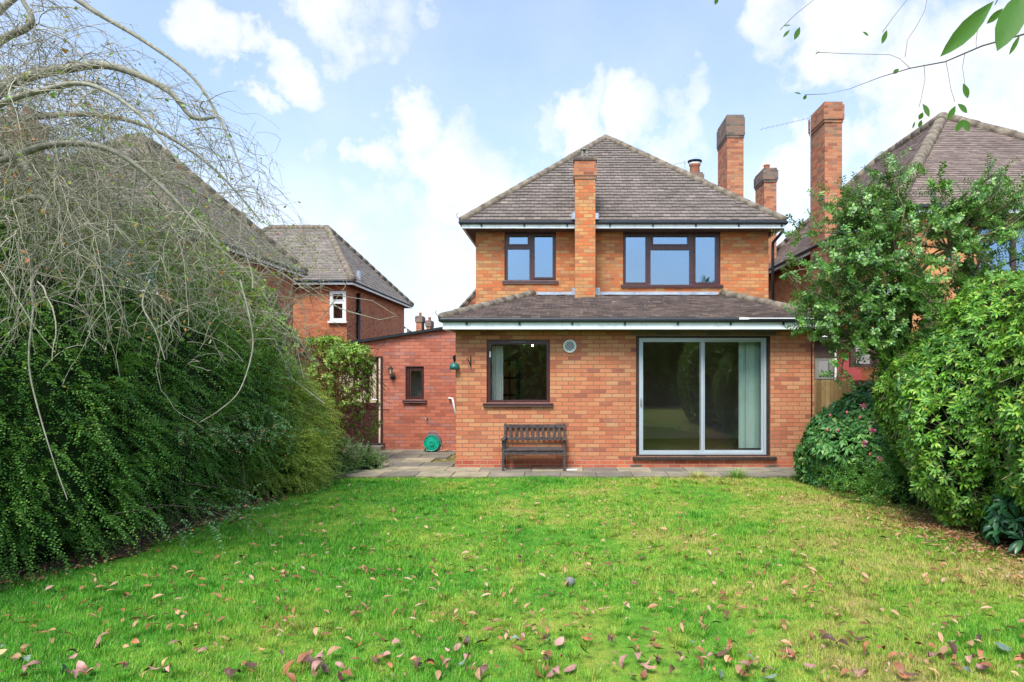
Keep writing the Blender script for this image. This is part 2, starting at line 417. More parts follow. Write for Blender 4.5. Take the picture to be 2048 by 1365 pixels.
# extension walls
kw = (ax(973,YF), ax(1100,YF), az(806,YF), az(680,YF))       # kitchen window opening
pd = (ax(1272,YF), ax(1541,YF), .215, az(672,YF))            # patio door opening
m = MB(); m.plate(XL, XR, .175, 2.6, YF, YF+.26, [kw, pd])
m.plate(YF+.26, YM, .175, 2.6, XL, XL+.26, axis='x'); m.plate(YF+.26, YM, .175, 2.6, XR-.26, XR, axis='x')
m.build('extension_wall', M['brick_ext'], house)
m = MB(); m.plate(XL-.006, XR+.006, -.1, .174, YF-.006, YF+.255)
m.plate(YF+.255, YM, -.1, .174, XL-.006, XL+.25, axis='x'); m.plate(YF+.255, YM, -.1, .174, XR-.25, XR+.006, axis='x')
m.build('plinth', M['brick_plinth'], house)
# main walls
wl = (ax(1009,YM), ax(1112,YM), az(562,YM), az(461,YM))
wr = (ax(1246,YM), ax(1441,YM), az(570,YM), az(461,YM))
YB = 24.6
m = MB(); m.plate(XL, XR, 2.6, 4.9, YM, YM+.26, [wl, wr])
m.plate(YM+.26, YB, -.1, 4.9, XL, XL+.26, axis='x'); m.plate(YM+.26, YB, -.1, 4.9, XR-.26, XR, axis='x')
m.plate(XL+.26, XR-.26, -.1, 4.9, YB-.26, YB)
m.build('main_wall', M['brick_house'], house)
# rooms behind the glass
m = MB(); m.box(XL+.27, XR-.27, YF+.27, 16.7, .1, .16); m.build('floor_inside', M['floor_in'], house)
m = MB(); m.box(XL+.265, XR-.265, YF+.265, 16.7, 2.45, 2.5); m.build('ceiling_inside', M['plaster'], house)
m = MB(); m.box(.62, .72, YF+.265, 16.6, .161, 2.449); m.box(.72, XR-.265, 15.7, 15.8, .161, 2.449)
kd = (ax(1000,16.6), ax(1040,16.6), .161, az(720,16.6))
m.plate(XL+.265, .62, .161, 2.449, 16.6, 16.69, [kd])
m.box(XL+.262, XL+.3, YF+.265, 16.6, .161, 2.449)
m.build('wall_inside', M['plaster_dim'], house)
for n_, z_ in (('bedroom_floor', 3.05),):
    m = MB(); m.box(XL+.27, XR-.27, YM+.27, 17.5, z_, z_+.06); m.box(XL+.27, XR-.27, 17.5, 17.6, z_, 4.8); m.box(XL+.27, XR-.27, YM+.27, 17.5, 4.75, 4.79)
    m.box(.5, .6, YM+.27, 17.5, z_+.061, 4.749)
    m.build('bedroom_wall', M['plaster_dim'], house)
# kitchen's inner door
m = MB(); x0, x1, z0, z1 = kd
cells = []
for i in range(2):
    for j in range(3):
        a = x0+.09+i*(x1-x0-.15)/2; b = a+(x1-x0-.15)/2-.035
        c = .75+j*.43; cells.append((a, b, c, c+.38))
m.plate(x0+.02, x1-.02, .165, z1-.02, 16.5, 16.54, cells)
d = m.build('inner_door', M['black_metal'], house)
for c in cells:
    p = MB(); p.box(c[0], c[1], 16.52, 16.524, c[2], c[3]); p.build('pane', M['glass_frost'], d)

# windows
def pr(l, r, t, b, Y): return (ax(l, Y), ax(r, Y), az(b, Y), az(t, Y))
window(house, *wl, YM+.06, [pr(1018,1055,472,488,YM), pr(1015,1058.5,498,559.5,YM), pr(1069,1105,471,554.5,YM)], sash=(0, 2))
window(house, *wr, YM+.06, [pr(1252,1292,472,565,YM), pr(1307,1376,472,488,YM), pr(1302,1380,499.5,569,YM), pr(1392,1432,472,565,YM)], sash=(0, 1, 3))
w = window(house, *kw, YF+.05, [pr(980,1093,689,801,YF)], glass='glass_low', sillext=.06)
m = MB(); m.box(ax(1020,YF), ax(1052,YF), YF+.03, YF+.049, az(685.5,YF), az(683,YF)); m.build('trickle_vent', M['grey_plastic'], w)
m = MB(); m.box(ax(978.5,YF), ax(981,YF), YF+.03, YF+.049, az(715,YF), az(703,YF)); m.build('handle', M['white'], w)

# patio door
t_ = az(676, YF)
m = MB(); m.plate(pd[0], pd[1], pd[2], pd[3], YF+.04, YF+.16, [(ax(1278,YF), ax(1535,YF), .24, t_)])
door = m.build('patio_door', M['wood_dark'], house)
a0, a1, b0, b1 = ax(1279,YF), ax(1534.5,YF), .242, t_-.002
m = MB(); xm = ax(1405, YF)
m.plate(a0, a1, b0, b1, YF+.06, YF+.15, [(a0+.045, a1-.045, b0+.04, b1-.045)])
m.build('outer_frame', M['alu'], door)
m = MB(); pl = (ax(1287,YF), ax(1404,YF), b0+.075, b1-.07)
m.plate(a0+.046, xm+.03, b0+.041, b1-.046, YF+.07, YF+.1, [pl])
sd = m.build('sliding_door', M['alu'], door)
p = MB(); p.box(pl[0]-.003, pl[1]+.003, YF+.083, YF+.089, pl[2]-.003, pl[3]+.003); p.build('pane', M['glass_door'], sd)
m = MB(); pl = (ax(1412,YF), ax(1526,YF), b0+.075, b1-.07)
m.plate(xm-.03, a1-.046, b0+.041, b1-.046, YF+.105, YF+.135, [pl])
sd2 = m.build('fixed_door', M['alu'], door)
p = MB(); p.box(pl[0]-.003, pl[1]+.003, YF+.118, YF+.124, pl[2]-.003, pl[3]+.003); p.build('pane', M['glass_door'], sd2)
m = MB(); hx = ax(1282.5,YF); m.box(hx-.012, hx+.012, YF+.035, YF+.0695, az(812,YF), az(795,YF)); m.tube([(hx, YF+.035, az(797,YF)), (hx, YF+.01, az(800,YF)), (hx, YF+.01, az(808,YF)), (hx, YF+.035, az(811,YF))], .008, 6)
m.build('handle', M['aerial'], door)
m = MB(); m.box(ax(1265,YF), ax(1552,YF), YF-.07, YF+.16, .16, .214); m.build('door_sill', M['wood_dark'], door, bevel=.008)

# dark band above the patio door, painting the soffit's shadow in darker brick
m = MB(); m.box(pd[0]-.1, pd[1]+.1, YF-.004, YF+.02, pd[3]+.002, 2.5); m.build('soffit_shadow_band', M['brick_cap'], house)

# extension roof
ez = 2.69; ex0, ex1, ey0 = -2.13, 4.66, 11.63
tl, tr = (-.72, YM, 3.43), (3.48, YM, 3.43)
m = MB()
tiled_plane(m, (ex0,ey0,ez), (ex1,ey0,ez), tr, tl, ex=.135, tw=.17, th=.026, jit=.007)
# side triangles
def tri_tiles(mb, c, e, apex, ex=.135, tw=.2):
    """triangle with eave c-e and top apex above e"""
    tiled_plane(mb, c, e, apex, apex, ex, tw)
tri_tiles(m, (ex0,ey0,ez), (ex0,YM,ez), tl); tri_tiles(m, (ex1,YM,ez), (ex1,ey0,ez), tr)
er = m.build('extension_roof', [M['tile_ext'], M['wood_dark']], house)
m = MB(); hip_run(m, (ex0-.02,ey0+.02,ez+.0), (tl[0],tl[1]-.05,tl[2]+.02), .085, .4); m.build('hip_tiles', M['hip'], er, smooth=True)
m = MB(); hip_run(m, (ex1+.02,ey0+.02,ez+.0), (tr[0],tr[1]-.05,tr[2]+.02), .085, .4); m.build('hip_tiles', M['hip'], er, smooth=True)
m = MB()
m.add([(tl[0]+.1, YM-.004, 3.5), (tr[0]-.1, YM-.004, 3.5), (tr[0]-.1, YM-.004, 3.44), (tl[0]+.1, YM-.004, 3.44), (tl[0]+.1, YM-.2, 3.415), (tr[0]-.1, YM-.2, 3.415)], [(0,1,2,3),(3,2,5,4)])
m.box(.15, .76, YM-.26, YM-.21, 3.4, 3.56)
m.build('lead_flashing', M['lead'], er)
eave_ring('ext', er, ex0, ex1, ey0, YM, ez, .35, fz=.115)
m = MB()                        # the length of gutter with peeling white paint
m.box(ax(1480,11.5), ax(1500,11.5), ey0-.088, ey0-.078, ez-.04, ez-.004); m.box(ax(1500,11.5), ax(1640,11.5), ey0-.088, ey0-.078, ez-.028, ez-.01)
m.build('gutter_tape', M['white'], er)
for xx, s in ((ex0-.03, -1), (ex1+.03, 1)):
    m = MB(); m.tube([(xx, ey0, ez), (xx+s*.05, ey0-.04, ez+.02), (xx+s*.09, ey0-.06, ez+.08), (xx+s*.07, ey0-.06, ez+.12)], .006, 6); m.build('hip_iron', M['black_metal'], er)

# main roof
rz = 4.985; rx0, rx1, ry0, ry1 = -2.21, 4.71, 14.3, 25.0
ap = (1.1, 17.9, 8.02); ap2 = (1.1, 21.6, 8.02)
m = MB()
tiled_plane(m, (rx0,ry0,rz), (rx1,ry0,rz), ap, ap, .152, .17, th=.027, jit=.004)
tiled_plane(m, (rx0,ry1,rz), (rx0,ry0,rz), ap, ap2, .2, .34)
tiled_plane(m, (rx1,ry0,rz), (rx1,ry1,rz), ap2, ap, .2, .34)
tiled_plane(m, (rx1,ry1,rz), (rx0,ry1,rz), ap2, ap2, .3, .5)
mr = m.build('main_roof', [M['tile'], M['wood_dark']], house)
for p, q in (((rx0,ry0,rz), ap), ((rx1,ry0,rz), ap), ((rx0,ry1,rz), ap2), ((rx1,ry1,rz), ap2), (ap, ap2)):
    m = MB(); hip_run(m, p, q, .09); m.build('hip_tiles', M['hip'], mr, smooth=True)
eave_ring('main', mr, rx0, rx1, ry0, ry1, rz, .35, fz=.075)
for xx, s in ((rx0-.03, -1), (rx1+.03, 1)):
    m = MB(); m.tube([(xx, ry0, rz+.02), (xx+s*.05, ry0-.04, rz+.04), (xx+s*.08, ry0-.06, rz+.1), (xx+s*.05, ry0-.06, rz+.15)], .006, 6); m.build('hip_iron', M['black_metal'], mr)

# pier chimney on the front wall
c = chimney(house, ax(1150,14.2), ax(1190.5,14.2), 14.17, 14.698, 3.3, az(322,14.2), mat='brick_house', cap=.4, out=.03, dark='brick_chim')
m = MB(); m.box(ax(1150,14.2)-.035, ax(1190.5,14.2)+.035, 14.14, 14.72, az(322,14.2)+.001, az(322,14.2)+.075); m.build('mortar_cap', M['brick_cap'], c)
m = MB(); cx_ = ax(1169, 14.4)
for dx in (-.05, .05): m.box(cx_+dx-.022, cx_+dx+.022, 14.38, 14.5, az(322,14.4)+.07, az(305,14.4)+.05)
m.box(cx_-.08, cx_+.08, 14.36, 14.52, az(305,14.4)+.051, az(305,14.4)+.075)
m.build('chimney_pot', M['stone_pot'], c)
for x_ in (ax(1150,14.2), ax(1190.5,14.2)):
    m = MB(); s = -1 if x_ < .5 else 1
    m.add([(x_+s*.004,14.17,rz+.05),(x_+s*.07,14.17,rz-.0),(x_+s*.07,14.5,rz+.17),(x_+s*.004,14.5,rz+.27)], [(0,1,2,3)])
    m.box(min(x_+s*.002,x_+s*.07), max(x_+s*.002,x_+s*.07), 14.17, 14.175, rz-.0, rz+.13)
    m.build('lead_flashing', M['lead'], c)
# chimneys of the right-hand wall
chimney(house, 4.36, 4.8, 17.9, 19.0, -.1, az(230,17.9), cap=.62, out=.03, pots=((4.5,18.3,.07,.14,'stone_pot'),))
m_ = chimney(house, 4.31, 4.77, 23.1, 23.7, -.1, az(345,23.1), mat='brick_cap', cap=.3, out=.05, pots=((4.56,23.4,.19,.38,'terracotta'),))
m = MB(); m.lathe((4.56,23.4,az(345,23.1)+.36), [(.21,0),(.21,.05)], 14); m.build('pot_band', M['white'], m_)
m = MB(); m.lathe((4.56,23.4,az(345,23.1)+.43), [(.24,0),(.26,.05),(.0,.12)], 14); m.build('cowl', M['black_metal'], m_)
# downpipe at right corner of the main wall
m = MB(); m.tube([(rx1-.02,14.33,rz-.12), (rx1-.02,14.35,rz-.22), (4.56,14.6,rz-.42), (4.56,14.62,rz-.6), (4.56,14.62,2.7)], .034, 8); m.build('downpipe', M['pipe'], house, smooth=True)
# service pipe with junction box on the extension corner
m = MB(); px_ = ax(1622,YF); m.tube([(px_,YF-.03,2.3),(px_,YF-.03,.36),(px_-.02,YF-.03,.33),(ax(1594,YF),YF-.03,.33)], .011, 6); sp = m.build('cable_duct', M['pipe'], house)
m = MB(); m.box(ax(1586,YF), ax(1597,YF), YF-.07, YF-.001, az(915,YF), az(903,YF)); m.build('junction_box', M['pipe'], sp, bevel=.006)
# air bricks
for (l, r, t, b) in ((1260,1282,930,939), (1530,1554,931,939)):
    m = MB(); a, c_, z0_, z1_ = pr(l, r, t, b, YF)
    hs = [(a+.012+i*.028, a+.03+i*.028, z0_+.012+j*.026, z0_+.028+j*.026) for i in range(6) for j in range(2)]
    m.plate(a, c_, z0_, z1_, YF-.014, YF-.007, [h for h in hs if h[1] < c_ and h[3] < z1_]); m.build('air_brick', M['brick_cap'], house)

# lean-to outhouse with back door
OL = -5.05; YO = YM + .01
zl = lambda x: 2.40 + (x + 4.38) * .157           # roof line
dr = (ax(668,YO), ax(766,YO), .13, az(713,YO))
ow = pr(811, 848, 733, 800, YO)
m = MB(); m.plate(OL, XL-.002, -.1, 2.0, YO, YO+.22, [(dr[0], dr[1], dr[2], 2.0), (ow[0], ow[1], ow[2], ow[3])])
# above the door head
m2 = MB(); m2.prism([(OL,2.001),(dr[0],2.001),(dr[0],az(713,YO)),(dr[1],az(713,YO)),(dr[1],2.001),(XL-.002,2.001),(XL-.002,zl(XL)),(OL,zl(OL))], YO, YO+.22)
m.v_off = len(m.v); m.add(m2.v, m2.f)
m.plate(YO+.22, 20.0, -.1, zl(OL)-.02, OL, OL+.2, axis='x')
outw = m.build('outhouse_wall', M['brick_out'], house)
m = MB(); m.bar((OL-.15, YO-.03, zl(OL-.15)+.03), (XL-.01, YO-.03, zl(XL)+.03), .12, .05); m.add([(OL-.15,YO-.09,zl(OL-.15)+.06),(XL-.01,YO-.09,zl(XL)+.06),(XL-.01,20,zl(XL)+.06),(OL-.15,20,zl(OL-.15)+.06)],[(0,1,2,3)])
m.build('outhouse_roof', M['gutter'], house)
window(house, *ow, YO+.04, [pr(818,842,742,794,YO)], glass='glass_low', sillext=.06)
m = MB(); m.box(ow[0], ow[1], YO+.5, YO+.52, ow[2], ow[3]+.3); m.build('inner_blind', M['plaster_dim'], house)
# back door
m = MB(); gl = [(dr[0]+.1, ax(735,YO)-.04, az(806,YO), az(724,YO)), (ax(737,YO), ax(752,YO), az(806,YO), az(724,YO))]
m.plate(dr[0]+.03, ax(757,YO), dr[2]+.03, dr[3]-.03, YO+.02, YO+.07, gl)
bd = m.build('back_door', M['frame'], house)
for g_ in gl:
    p = MB(); p.box(g_[0], g_[1], YO+.045, YO+.05, g_[2], g_[3]); p.build('pane', M['glass_frost'], bd)
m = MB(); m.box(dr[1]-.055, dr[1], YO-.01, YO+.1, dr[2], dr[3]); m.box(dr[0], dr[1]-.056, YO-.01, YO+.1, dr[3]-.029, dr[3]); m.build('door_frame', M['frame'], bd)
m = MB(); m.box(ax(757.5,YO), dr[1]-.056, YO+.0, YO+.03, dr[2]+.02, dr[3]-.03); m.build('cream_jamb', plain('cream_paint', (.62,.52,.33), .5, .08), bd)
m = MB(); m.tube([(ax(754,YO),YO-.03,az(800,YO)), (ax(745,YO),YO-.03,az(799,YO))], .011, 8); m.tube([(ax(754,YO),YO+.02,az(800,YO)), (ax(754,YO),YO-.035,az(800,YO))], .009, 8); m.build('handle', M['aerial'], bd)
m = MB(); m.box(dr[0]-.05, dr[1]+.04, YO-.32, YO-.002, .03, .12); m.build('door_step', M['slab'], house, bevel=.01)
m = MB(); m.box(dr[0], dr[1]+.04, YO-.05, YO+.02, .121, .165); m.build('threshold', M['wood_dark'], bd)

# gable behind the outhouse, left of the main block
m = MB(); m.prism([(-3.75,-.1),(XL-.003,-.1),(XL-.003,az(562,17)),(-3.2,az(668,17)-.0),(-3.75,az(720,17))], 17.0, 21.0)
gb = m.build('side_gable', M['brick_chim'], house)
m = MB(); hip_run(m, (-3.75,16.98,az(716,17)), (XL-.06,16.98,az(560,17)), .045, .22); m.build('verge_tiles', M['hip'], gb, smooth=True)

# ------------------------------------------------------------------ things fixed to the walls
v = empty('vent_cover', (ax(1139.5,YF), YF, az(693,YF)), 'round white grille vent on the orange extension wall right of the kitchen window', 'vent')
c0 = (ax(1139.5,YF), YF, az(693,YF))
m = MB(); m.lathe(c0, [(.0,-.004),(.085,-.004),(.085,-.03),(.1,-.045),(.118,-.035),(.12,0)], 28, 'y'); m.build('rim', M['fascia'], v, smooth=False)
m = MB()
for k in range(-2, 3):
    o = k*.033; L = math.sqrt(max(0, .083**2-o*o))
    s2 = .7071
    for sg in (1, -1):
        p = (c0[0]+o*s2-L*s2*1, YF-.016, c0[2]+sg*(o*s2*-1-L*s2)); q = (c0[0]+o*s2+L*s2, YF-.016, c0[2]+sg*(-o*s2+L*s2))
        m.bar(p, q, .008, .007, up=(0,1,0))
m.build('mesh_grille', M['white'], v)
m = MB(); m.lathe((c0[0], YF-.006, c0[2]), [(0,0),(.084,0)], 24, 'y'); m.build('dark_opening', M['black_metal'], v)

# lantern
lx, lz = ax(785,YO), az(745,YO)
v = empty('wall_lantern', (lx, YO, lz), 'black wall lantern on the pink brick outhouse beside the back door', 'wall lamp')
m = MB(); m.lathe((lx+.02, YO, lz-.12), [(.05,0),(.05,-.02),(.02,-.03)], 14, 'y'); m.tube([(lx+.02,YO-.02,lz-.12),(lx+.01,YO-.09,lz-.16),(lx-.01,YO-.13,lz-.12),(lx-.01,YO-.12,lz-.06)], .012, 8); m.build('bracket', M['black_metal'], v, smooth=True)
m = MB(); m.lathe((lx-.01,YO-.12,lz-.06), [(.02,0),(.035,.015),(.03,.02)], 6)
for k in range(6):
    t = math.pi/3*k; m.tube([(lx-.01+.032*math.cos(t),YO-.12+.032*math.sin(t),lz-.045),(lx-.01+.05*math.cos(t),YO-.12+.05*math.sin(t),lz+.07)], .004, 4)
m.lathe((lx-.01,YO-.12,lz+.07), [(.055,0),(.06,.008),(.035,.035),(.025,.045),(.012,.055),(.008,.075),(0,.09)], 12)
m.build('lantern_cage', M['black_metal'], v)
m = MB(); m.lathe((lx-.01,YO-.12,lz-.045), [(.026,0),(.044,.11)], 6); m.build('lantern_glass', M['glass_frost'], v)

# garden tap
tx, tz = ax(853.5,YO), az(836,YO)
v = empty('garden_tap', (tx, YO, tz), 'small brass outdoor tap on the pink brick wall above the hose reel', 'tap')
m = MB(); m.tube([(tx,YO,tz),(tx,YO-.06,tz),(tx,YO-.08,tz-.02),(tx,YO-.08,tz-.05)], .011, 8); m.build('spout', M['brass'], v, smooth=True)
m = MB(); m.tube([(tx,YO-.045,tz),(tx,YO-.045,tz+.035)], .006, 6); m.tube([(tx-.03,YO-.045,tz+.035),(tx+.03,YO-.045,tz+.035)], .007, 6); m.build('tap_handle', M['brass'], v)

# white waste pipe
m = MB(); a = at(898,797,YM-.05); b = at(905,797,YM-.05); c_ = at(912,838,YM-.3)
m.tube([(a[0],YO,a[2]),(a[0],YO-.06,a[2]),(b[0],YO-.08,b[2]),(c_[0]-.02,YO-.1,c_[2]-.02)], .022, 10)
tag(m.build('waste_pipe', M['white'], None, (a[0],YO,a[2]), True), 'short bent white waste pipe on the outhouse wall at the extension corner', 'pipe')

# green hose box and bracket by the corner
gx = ax(910,11.95)
v = empty('hose_holder', (gx, YF+.1, az(733,YF)), 'dark green plastic holder hung on the extension corner under a black hook', 'holder')
m = MB(); m.lathe((gx-.01, YF+.12, az(735,YF)), [(0,-.26),(.06,-.25),(.085,-.2),(.09,0),(.05,.02),(0,.02)], 16, 'y'); m.v = [(x, y, az(735,YF)+max(z-az(735,YF), -.045)) for x, y, z in m.v]
m.build('green_case', M['teal_plastic'], v, smooth=True)
m = MB(); m.tube([(XL-.03,YF+.12,az(724,YF)),(XL-.05,YF+.1,az(713,YF)),(XL-.01,YF+.1,az(712,YF))], .025, 8); m.build('hook', M['black_metal'], v, smooth=True)
bx = ax(941.5,YF)
v = tag(MB().box(bx-.008, bx+.008, YF-.02, YF-.001, az(735,YF), az(712,YF)).tube([(bx,YF-.02,az(733,YF)),(bx-.02,YF-.14,az(722,YF)),(bx-.045,YF-.16,az(720,YF)),(bx-.04,YF-.16,az(716,YF))], .008, 6).build('basket_bracket', M['black_metal'], None, (bx,YF,az(722,YF))), 'small black iron hanging basket bracket left of the kitchen window', 'bracket')

# curtain, blind, bulb
def wavy(x0, x1, z0, z1, y, amp, per, mat, name, label, cat):
    n = int((x1-x0)/per*6); m = MB(); vs = []; fs = []
    for i in range(n+1):
        x = x0+(x1-x0)*i/n; yy = y+amp*math.sin(2*math.pi*i/6)
        vs += [(x,yy,z0),(x,yy,z1)]
    for i in range(n): fs.append((2*i,2*i+2,2*i+3,2*i+1))
    m.add(vs, fs); o = m.build(name, mat, None, ((x0+x1)/2, y, z1)); s = o.modifiers.new('solid','SOLIDIFY'); s.thickness = .004
    tag(o, label, cat)
wavy(ax(984,12.35), ax(1006,12.35), az(805,12.35), az(692,12.35), 12.35, .015, .045, M['curtain'], 'curtain', 'pale drawn back curtain inside the kitchen window', 'curtain')
bl = empty('vertical_blind', (ax(1505,12.4), 12.4, 2.3), 'pale green vertical blind gathered at the right of the patio door', 'blind')
m = MB(); m.box(ax(1290,12.4), ax(1533,12.4), 12.38, 12.42, 2.345, 2.38); m.build('blind_rail', M['white'], bl)
for i in range(17):
    xx = ax(1481,12.4) + i*.0275; a = R(22+random.uniform(-20,20)); dx, dy = .045*math.cos(a), .045*math.sin(a)
    m = MB(); m.add([(xx-dx,12.4-dy,.32),(xx+dx,12.4+dy,.32),(xx+dx,12.4+dy,2.34),(xx-dx,12.4-dy,2.34)], [(0,1,2,3)]); o = m.build('blind_slat', M['blind'], bl); s = o.modifiers.new('s','SOLIDIFY'); s.thickness = .002
t = NT('lit_bulb'); em = t.n('ShaderNodeEmission'); t.set(em, 'Color', (1,.75,.4)); em.inputs['Strength'].default_value = 350; M['bulb'] = t.done(em.outputs[0])
c_ = at(1065.5, 691, 13.4)
lamp = empty('ceiling_lamp', (c_[0], c_[1], 2.45), 'small lit bulb near the ceiling inside the kitchen window', 'lamp')
m = MB(); m.lathe(c_, [(0,-.016),(.012,-.01),(.016,0),(.012,.01),(0,.016)], 12); m.build('bulb', M['bulb'], lamp, smooth=True)
m = MB(); m.tube([(c_[0],c_[1],c_[2]+.028),(c_[0],c_[1],2.449)], .01, 6); m.build('lamp_stem', M['white'], lamp)

# ------------------------------------------------------------------ bench
by0, by1 = 11.5, 11.9; bx0, bx1 = ax(1003.5,11.5), ax(1131,11.5)
bench = empty('garden_bench', ((bx0+bx1)/2, 11.7, .025), 'weathered dark wooden garden bench on the patio below the kitchen window', 'bench')
zt = az(848, 11.9)
for x in (bx0+.02, bx1-.02):
    MB().box(x-.02, x+.02, by0, by0+.04, .025, .555).build('leg', M['bench'], bench, bevel=.003)
    m = MB(); m.bar((x,by1-.02,.025), (x,by1-.0,.42), .04, .045, up=(0,1,0)); m.bar((x,by1,.4), (x,by1+.06,zt), .04, .045, up=(0,1,0)); m.build('leg', M['bench'], bench)
    MB().box(x-.035, x+.035, by0-.05, by1+.0, .556, .58).build('armrest', M['bench'], bench, bevel=.004)
    MB().box(x-.015, x+.015, by0+.041, by1-.03, .16, .2).build('side_rail', M['bench'], bench)
for i in range(5):
    y = by0-.015 + i*.082
    MB().box(bx0+.035, bx1-.035, y, y+.07, .385-(.006 if i == 0 else 0), .405).build('seat_slat', M['bench'], bench, bevel=.004)
MB().box(bx0+.041, bx1-.041, by0+.002, by0+.025, .31, .383).build('seat_rail', M['bench'], bench)
def back(z): return by1+.005+(z-.4)/(zt-.4)*.06
for z, h in ((zt-.045, .06), (.545, .055)):
    y = back(z); MB().box(bx0+.041, bx1-.041, y-.014, y+.014, z-h/2, z+h/2).build('back_rail', M['bench'], bench, bevel=.003)
for i in range(10):
    x = bx0+.115+i*(bx1-bx0-.23)/9
    m = MB(); m.bar((x,back(.57),.573), (x,back(zt-.08),zt-.076), .042, .014, up=(0,1,0)); m.build('back_slat', M['bench'], bench)

# ------------------------------------------------------------------ hose reel
hx, hy, hz = ax(864,14.25), 14.25, .215
reel = empty('hose_reel', (hx, hy, .025), 'bright green and grey hose reel standing on the paving by the outhouse wall', 'hose reel')
m = MB(); m.lathe((hx,hy,hz), [(0,-.075),(.06,-.08),(.065,-.06),(.15,-.055),(.165,-.07),(.17,-.04),(.165,-.02)], 28, 'y'); gd = m.build('green_drum', M['green_plastic'], reel, smooth=False)
m = MB()
for k in range(26):
    if k % 9 < 6:
        t = 2*math.pi*k/26; m.box(hx+.128*math.cos(t)-.008, hx+.128*math.cos(t)+.008, hy-.062, hy-.054, hz+.128*math.sin(t)-.008, hz+.128*math.sin(t)+.008)
m.lathe((hx,hy,hz), [(.03,-.084),(.034,-.084),(.034,-.079)], 14, 'y')
m.build('drum_slots', M['teal_plastic'], gd)
m = MB(); m.lathe((hx+.01,hy+.02,hz+.005), [(.08,-.03),(.182,-.03),(.19,0),(.19,.07),(.15,.09),(0,.09)], 28, 'y')
m.tube([(hx-.09,hy+.03,hz+.14),(hx-.07,hy+.03,hz+.22),(hx+.0,hy+.03,hz+.245),(hx+.08,hy+.03,hz+.22),(hx+.11,hy+.03,hz+.14)], .016, 8)
for s in (-1, 1): m.bar((hx+s*.13,hy+.03,hz-.1), (hx+s*.17,hy+.03,.03), .03, .12, up=(0,1,0))
m.build('grey_housing', M['grey_plastic'], reel)
m = MB(); m.tube([(hx-.1,hy-.075,hz-.06),(hx-.1,hy-.12,hz-.06)], .013, 8); m.build('crank_handle', M['green_plastic'], reel)
m = MB(); m.tube([(hx+.17,hy,hz+.03),(hx+.24,hy-.02,.14),(hx+.23,hy,.06),(hx+.34,hy+.02,.035),(hx+.5,hy-.03,.035),(hx+.58,hy+.04,.035)], .009, 7); m.build('hose', M['teal_plastic'], reel, smooth=True)
m = MB(); m.tube([(hx+.19,hy-.08,.06),(hx+.3,hy-.07,.065),(hx+.37,hy-.08,.085)], [.014,.012,.02], 8); m.tube([(hx+.44,hy-.02,.045),(hx+.6,hy-.03,.045)], .012, 8); m.build('hose_fitting', M['rubber'], reel)

# ------------------------------------------------------------------ neighbours
def hip_house(name, label, x0, x1, y0, y1, ez, ra, rb, wallmat, tilemat, over=.3, ex=.11, tw=.18, holes=(), sideholes=()):
    h = empty(name, ((x0+x1)/2, (y0+y1)/2, 0), label, 'house')
    wx0, wx1, wy0, wy1 = x0+over, x1-over, y0+over, y1-over
    m = MB(); m.plate(wx0, wx1, -.1, ez-.12, wy0, wy0+.25, holes)
    m.plate(wy0+.25, wy1, -.1, ez-.12, wx0, wx0+.25, axis='x', holes=sideholes); m.plate(wy0+.25, wy1, -.1, ez-.12, wx1-.25, wx1, axis='x')
    m.plate(wx0+.25, wx1-.25, -.1, ez-.12, wy1-.25, wy1)
    m.build('wall', M[wallmat], h)
    A, B, C, D = (x0,y0,ez), (x1,y0,ez), (x1,y1,ez), (x0,y1,ez)
    m = MB()
    if abs(ra[0]-rb[0]) > .01:              # ridge along x: ra left, rb right
        tiled_plane(m, A, B, rb, ra, ex, tw); tiled_plane(m, C, D, ra, rb, ex*2, tw*2)
        tiled_plane(m, D, A, ra, ra, ex, tw); tiled_plane(m, B, C, rb, rb, ex, tw)
        runs = ((A, ra), (D, ra), (B, rb), (C, rb), (ra, rb))
    else:                                   # ridge along y: ra near, rb far
        tiled_plane(m, A, B, ra, ra, ex, tw); tiled_plane(m, C, D, rb, rb, ex*2, tw*2)
        tiled_plane(m, D, A, ra, rb, ex, tw); tiled_plane(m, B, C, rb, ra, ex, tw)
        runs = ((A, ra), (B, ra), (C, rb), (D, rb), (ra, rb))
    r = m.build('roof', [M[tilemat], M['wood_dark']], h)
    for p, q in runs:
        m = MB(); hip_run(m, p, q, .13, .4); m.build('hip_tiles', M['hip'], r, smooth=True)
    eave_ring('', r, x0, x1, y0, y1, ez, over, .07)
    m = MB(); m.box(wx0+.3, wx1-.3, wy0+1.2, wy0+1.3, 0, ez-.3); m.build('inner_wall', M['plaster_dim'], h)
    return h

# right neighbour
rw = (8.05, 9.6, 3.62, 4.62); rw2 = (7.3, 8.2, 1.0, 2.2)
rh = hip_house('brick_house', 'orange brick neighbouring house with steep hipped roof behind the holly tree', 6.3, 13.4, 12.7, 23.4, 4.93, (9.3,16.4,8.0), (9.3,19.8,8.0), 'brick_right', 'tile_right', holes=(rw,))
window(rh, *rw, 13.05, [(8.12,8.75,3.7,4.54), (8.84,9.53,3.7,4.54)], glass='glass_up')
c = chimney(rh, 6.28, 6.7, 16.1, 17.05, -.1, az(204,16.1), cap=.5, out=.04, dark=False)
m = MB(); m.lathe((6.49,16.45,az(204,16.1)-.03), [(.17,0),(.2,.03),(.17,.09),(.14,.11),(.1,.02)], 16); m.lathe((6.49,16.8,az(204,16.1)-.03), [(.15,0),(.17,.02),(.15,.07),(.1,.09)], 16); m.build('chimney_pot', M['hip'], c, smooth=True)
m = MB()
for k in range(4): m.box(6.701, 6.74+.0, 16.12+k*.2, 16.3+k*.2, 5.2+k*.12*0, 5.36)
for k in range(4): m.box(6.46+k*.07, 6.5+k*.07, 16.06, 16.099, 4.9+k*.06, 5.08+k*.06)
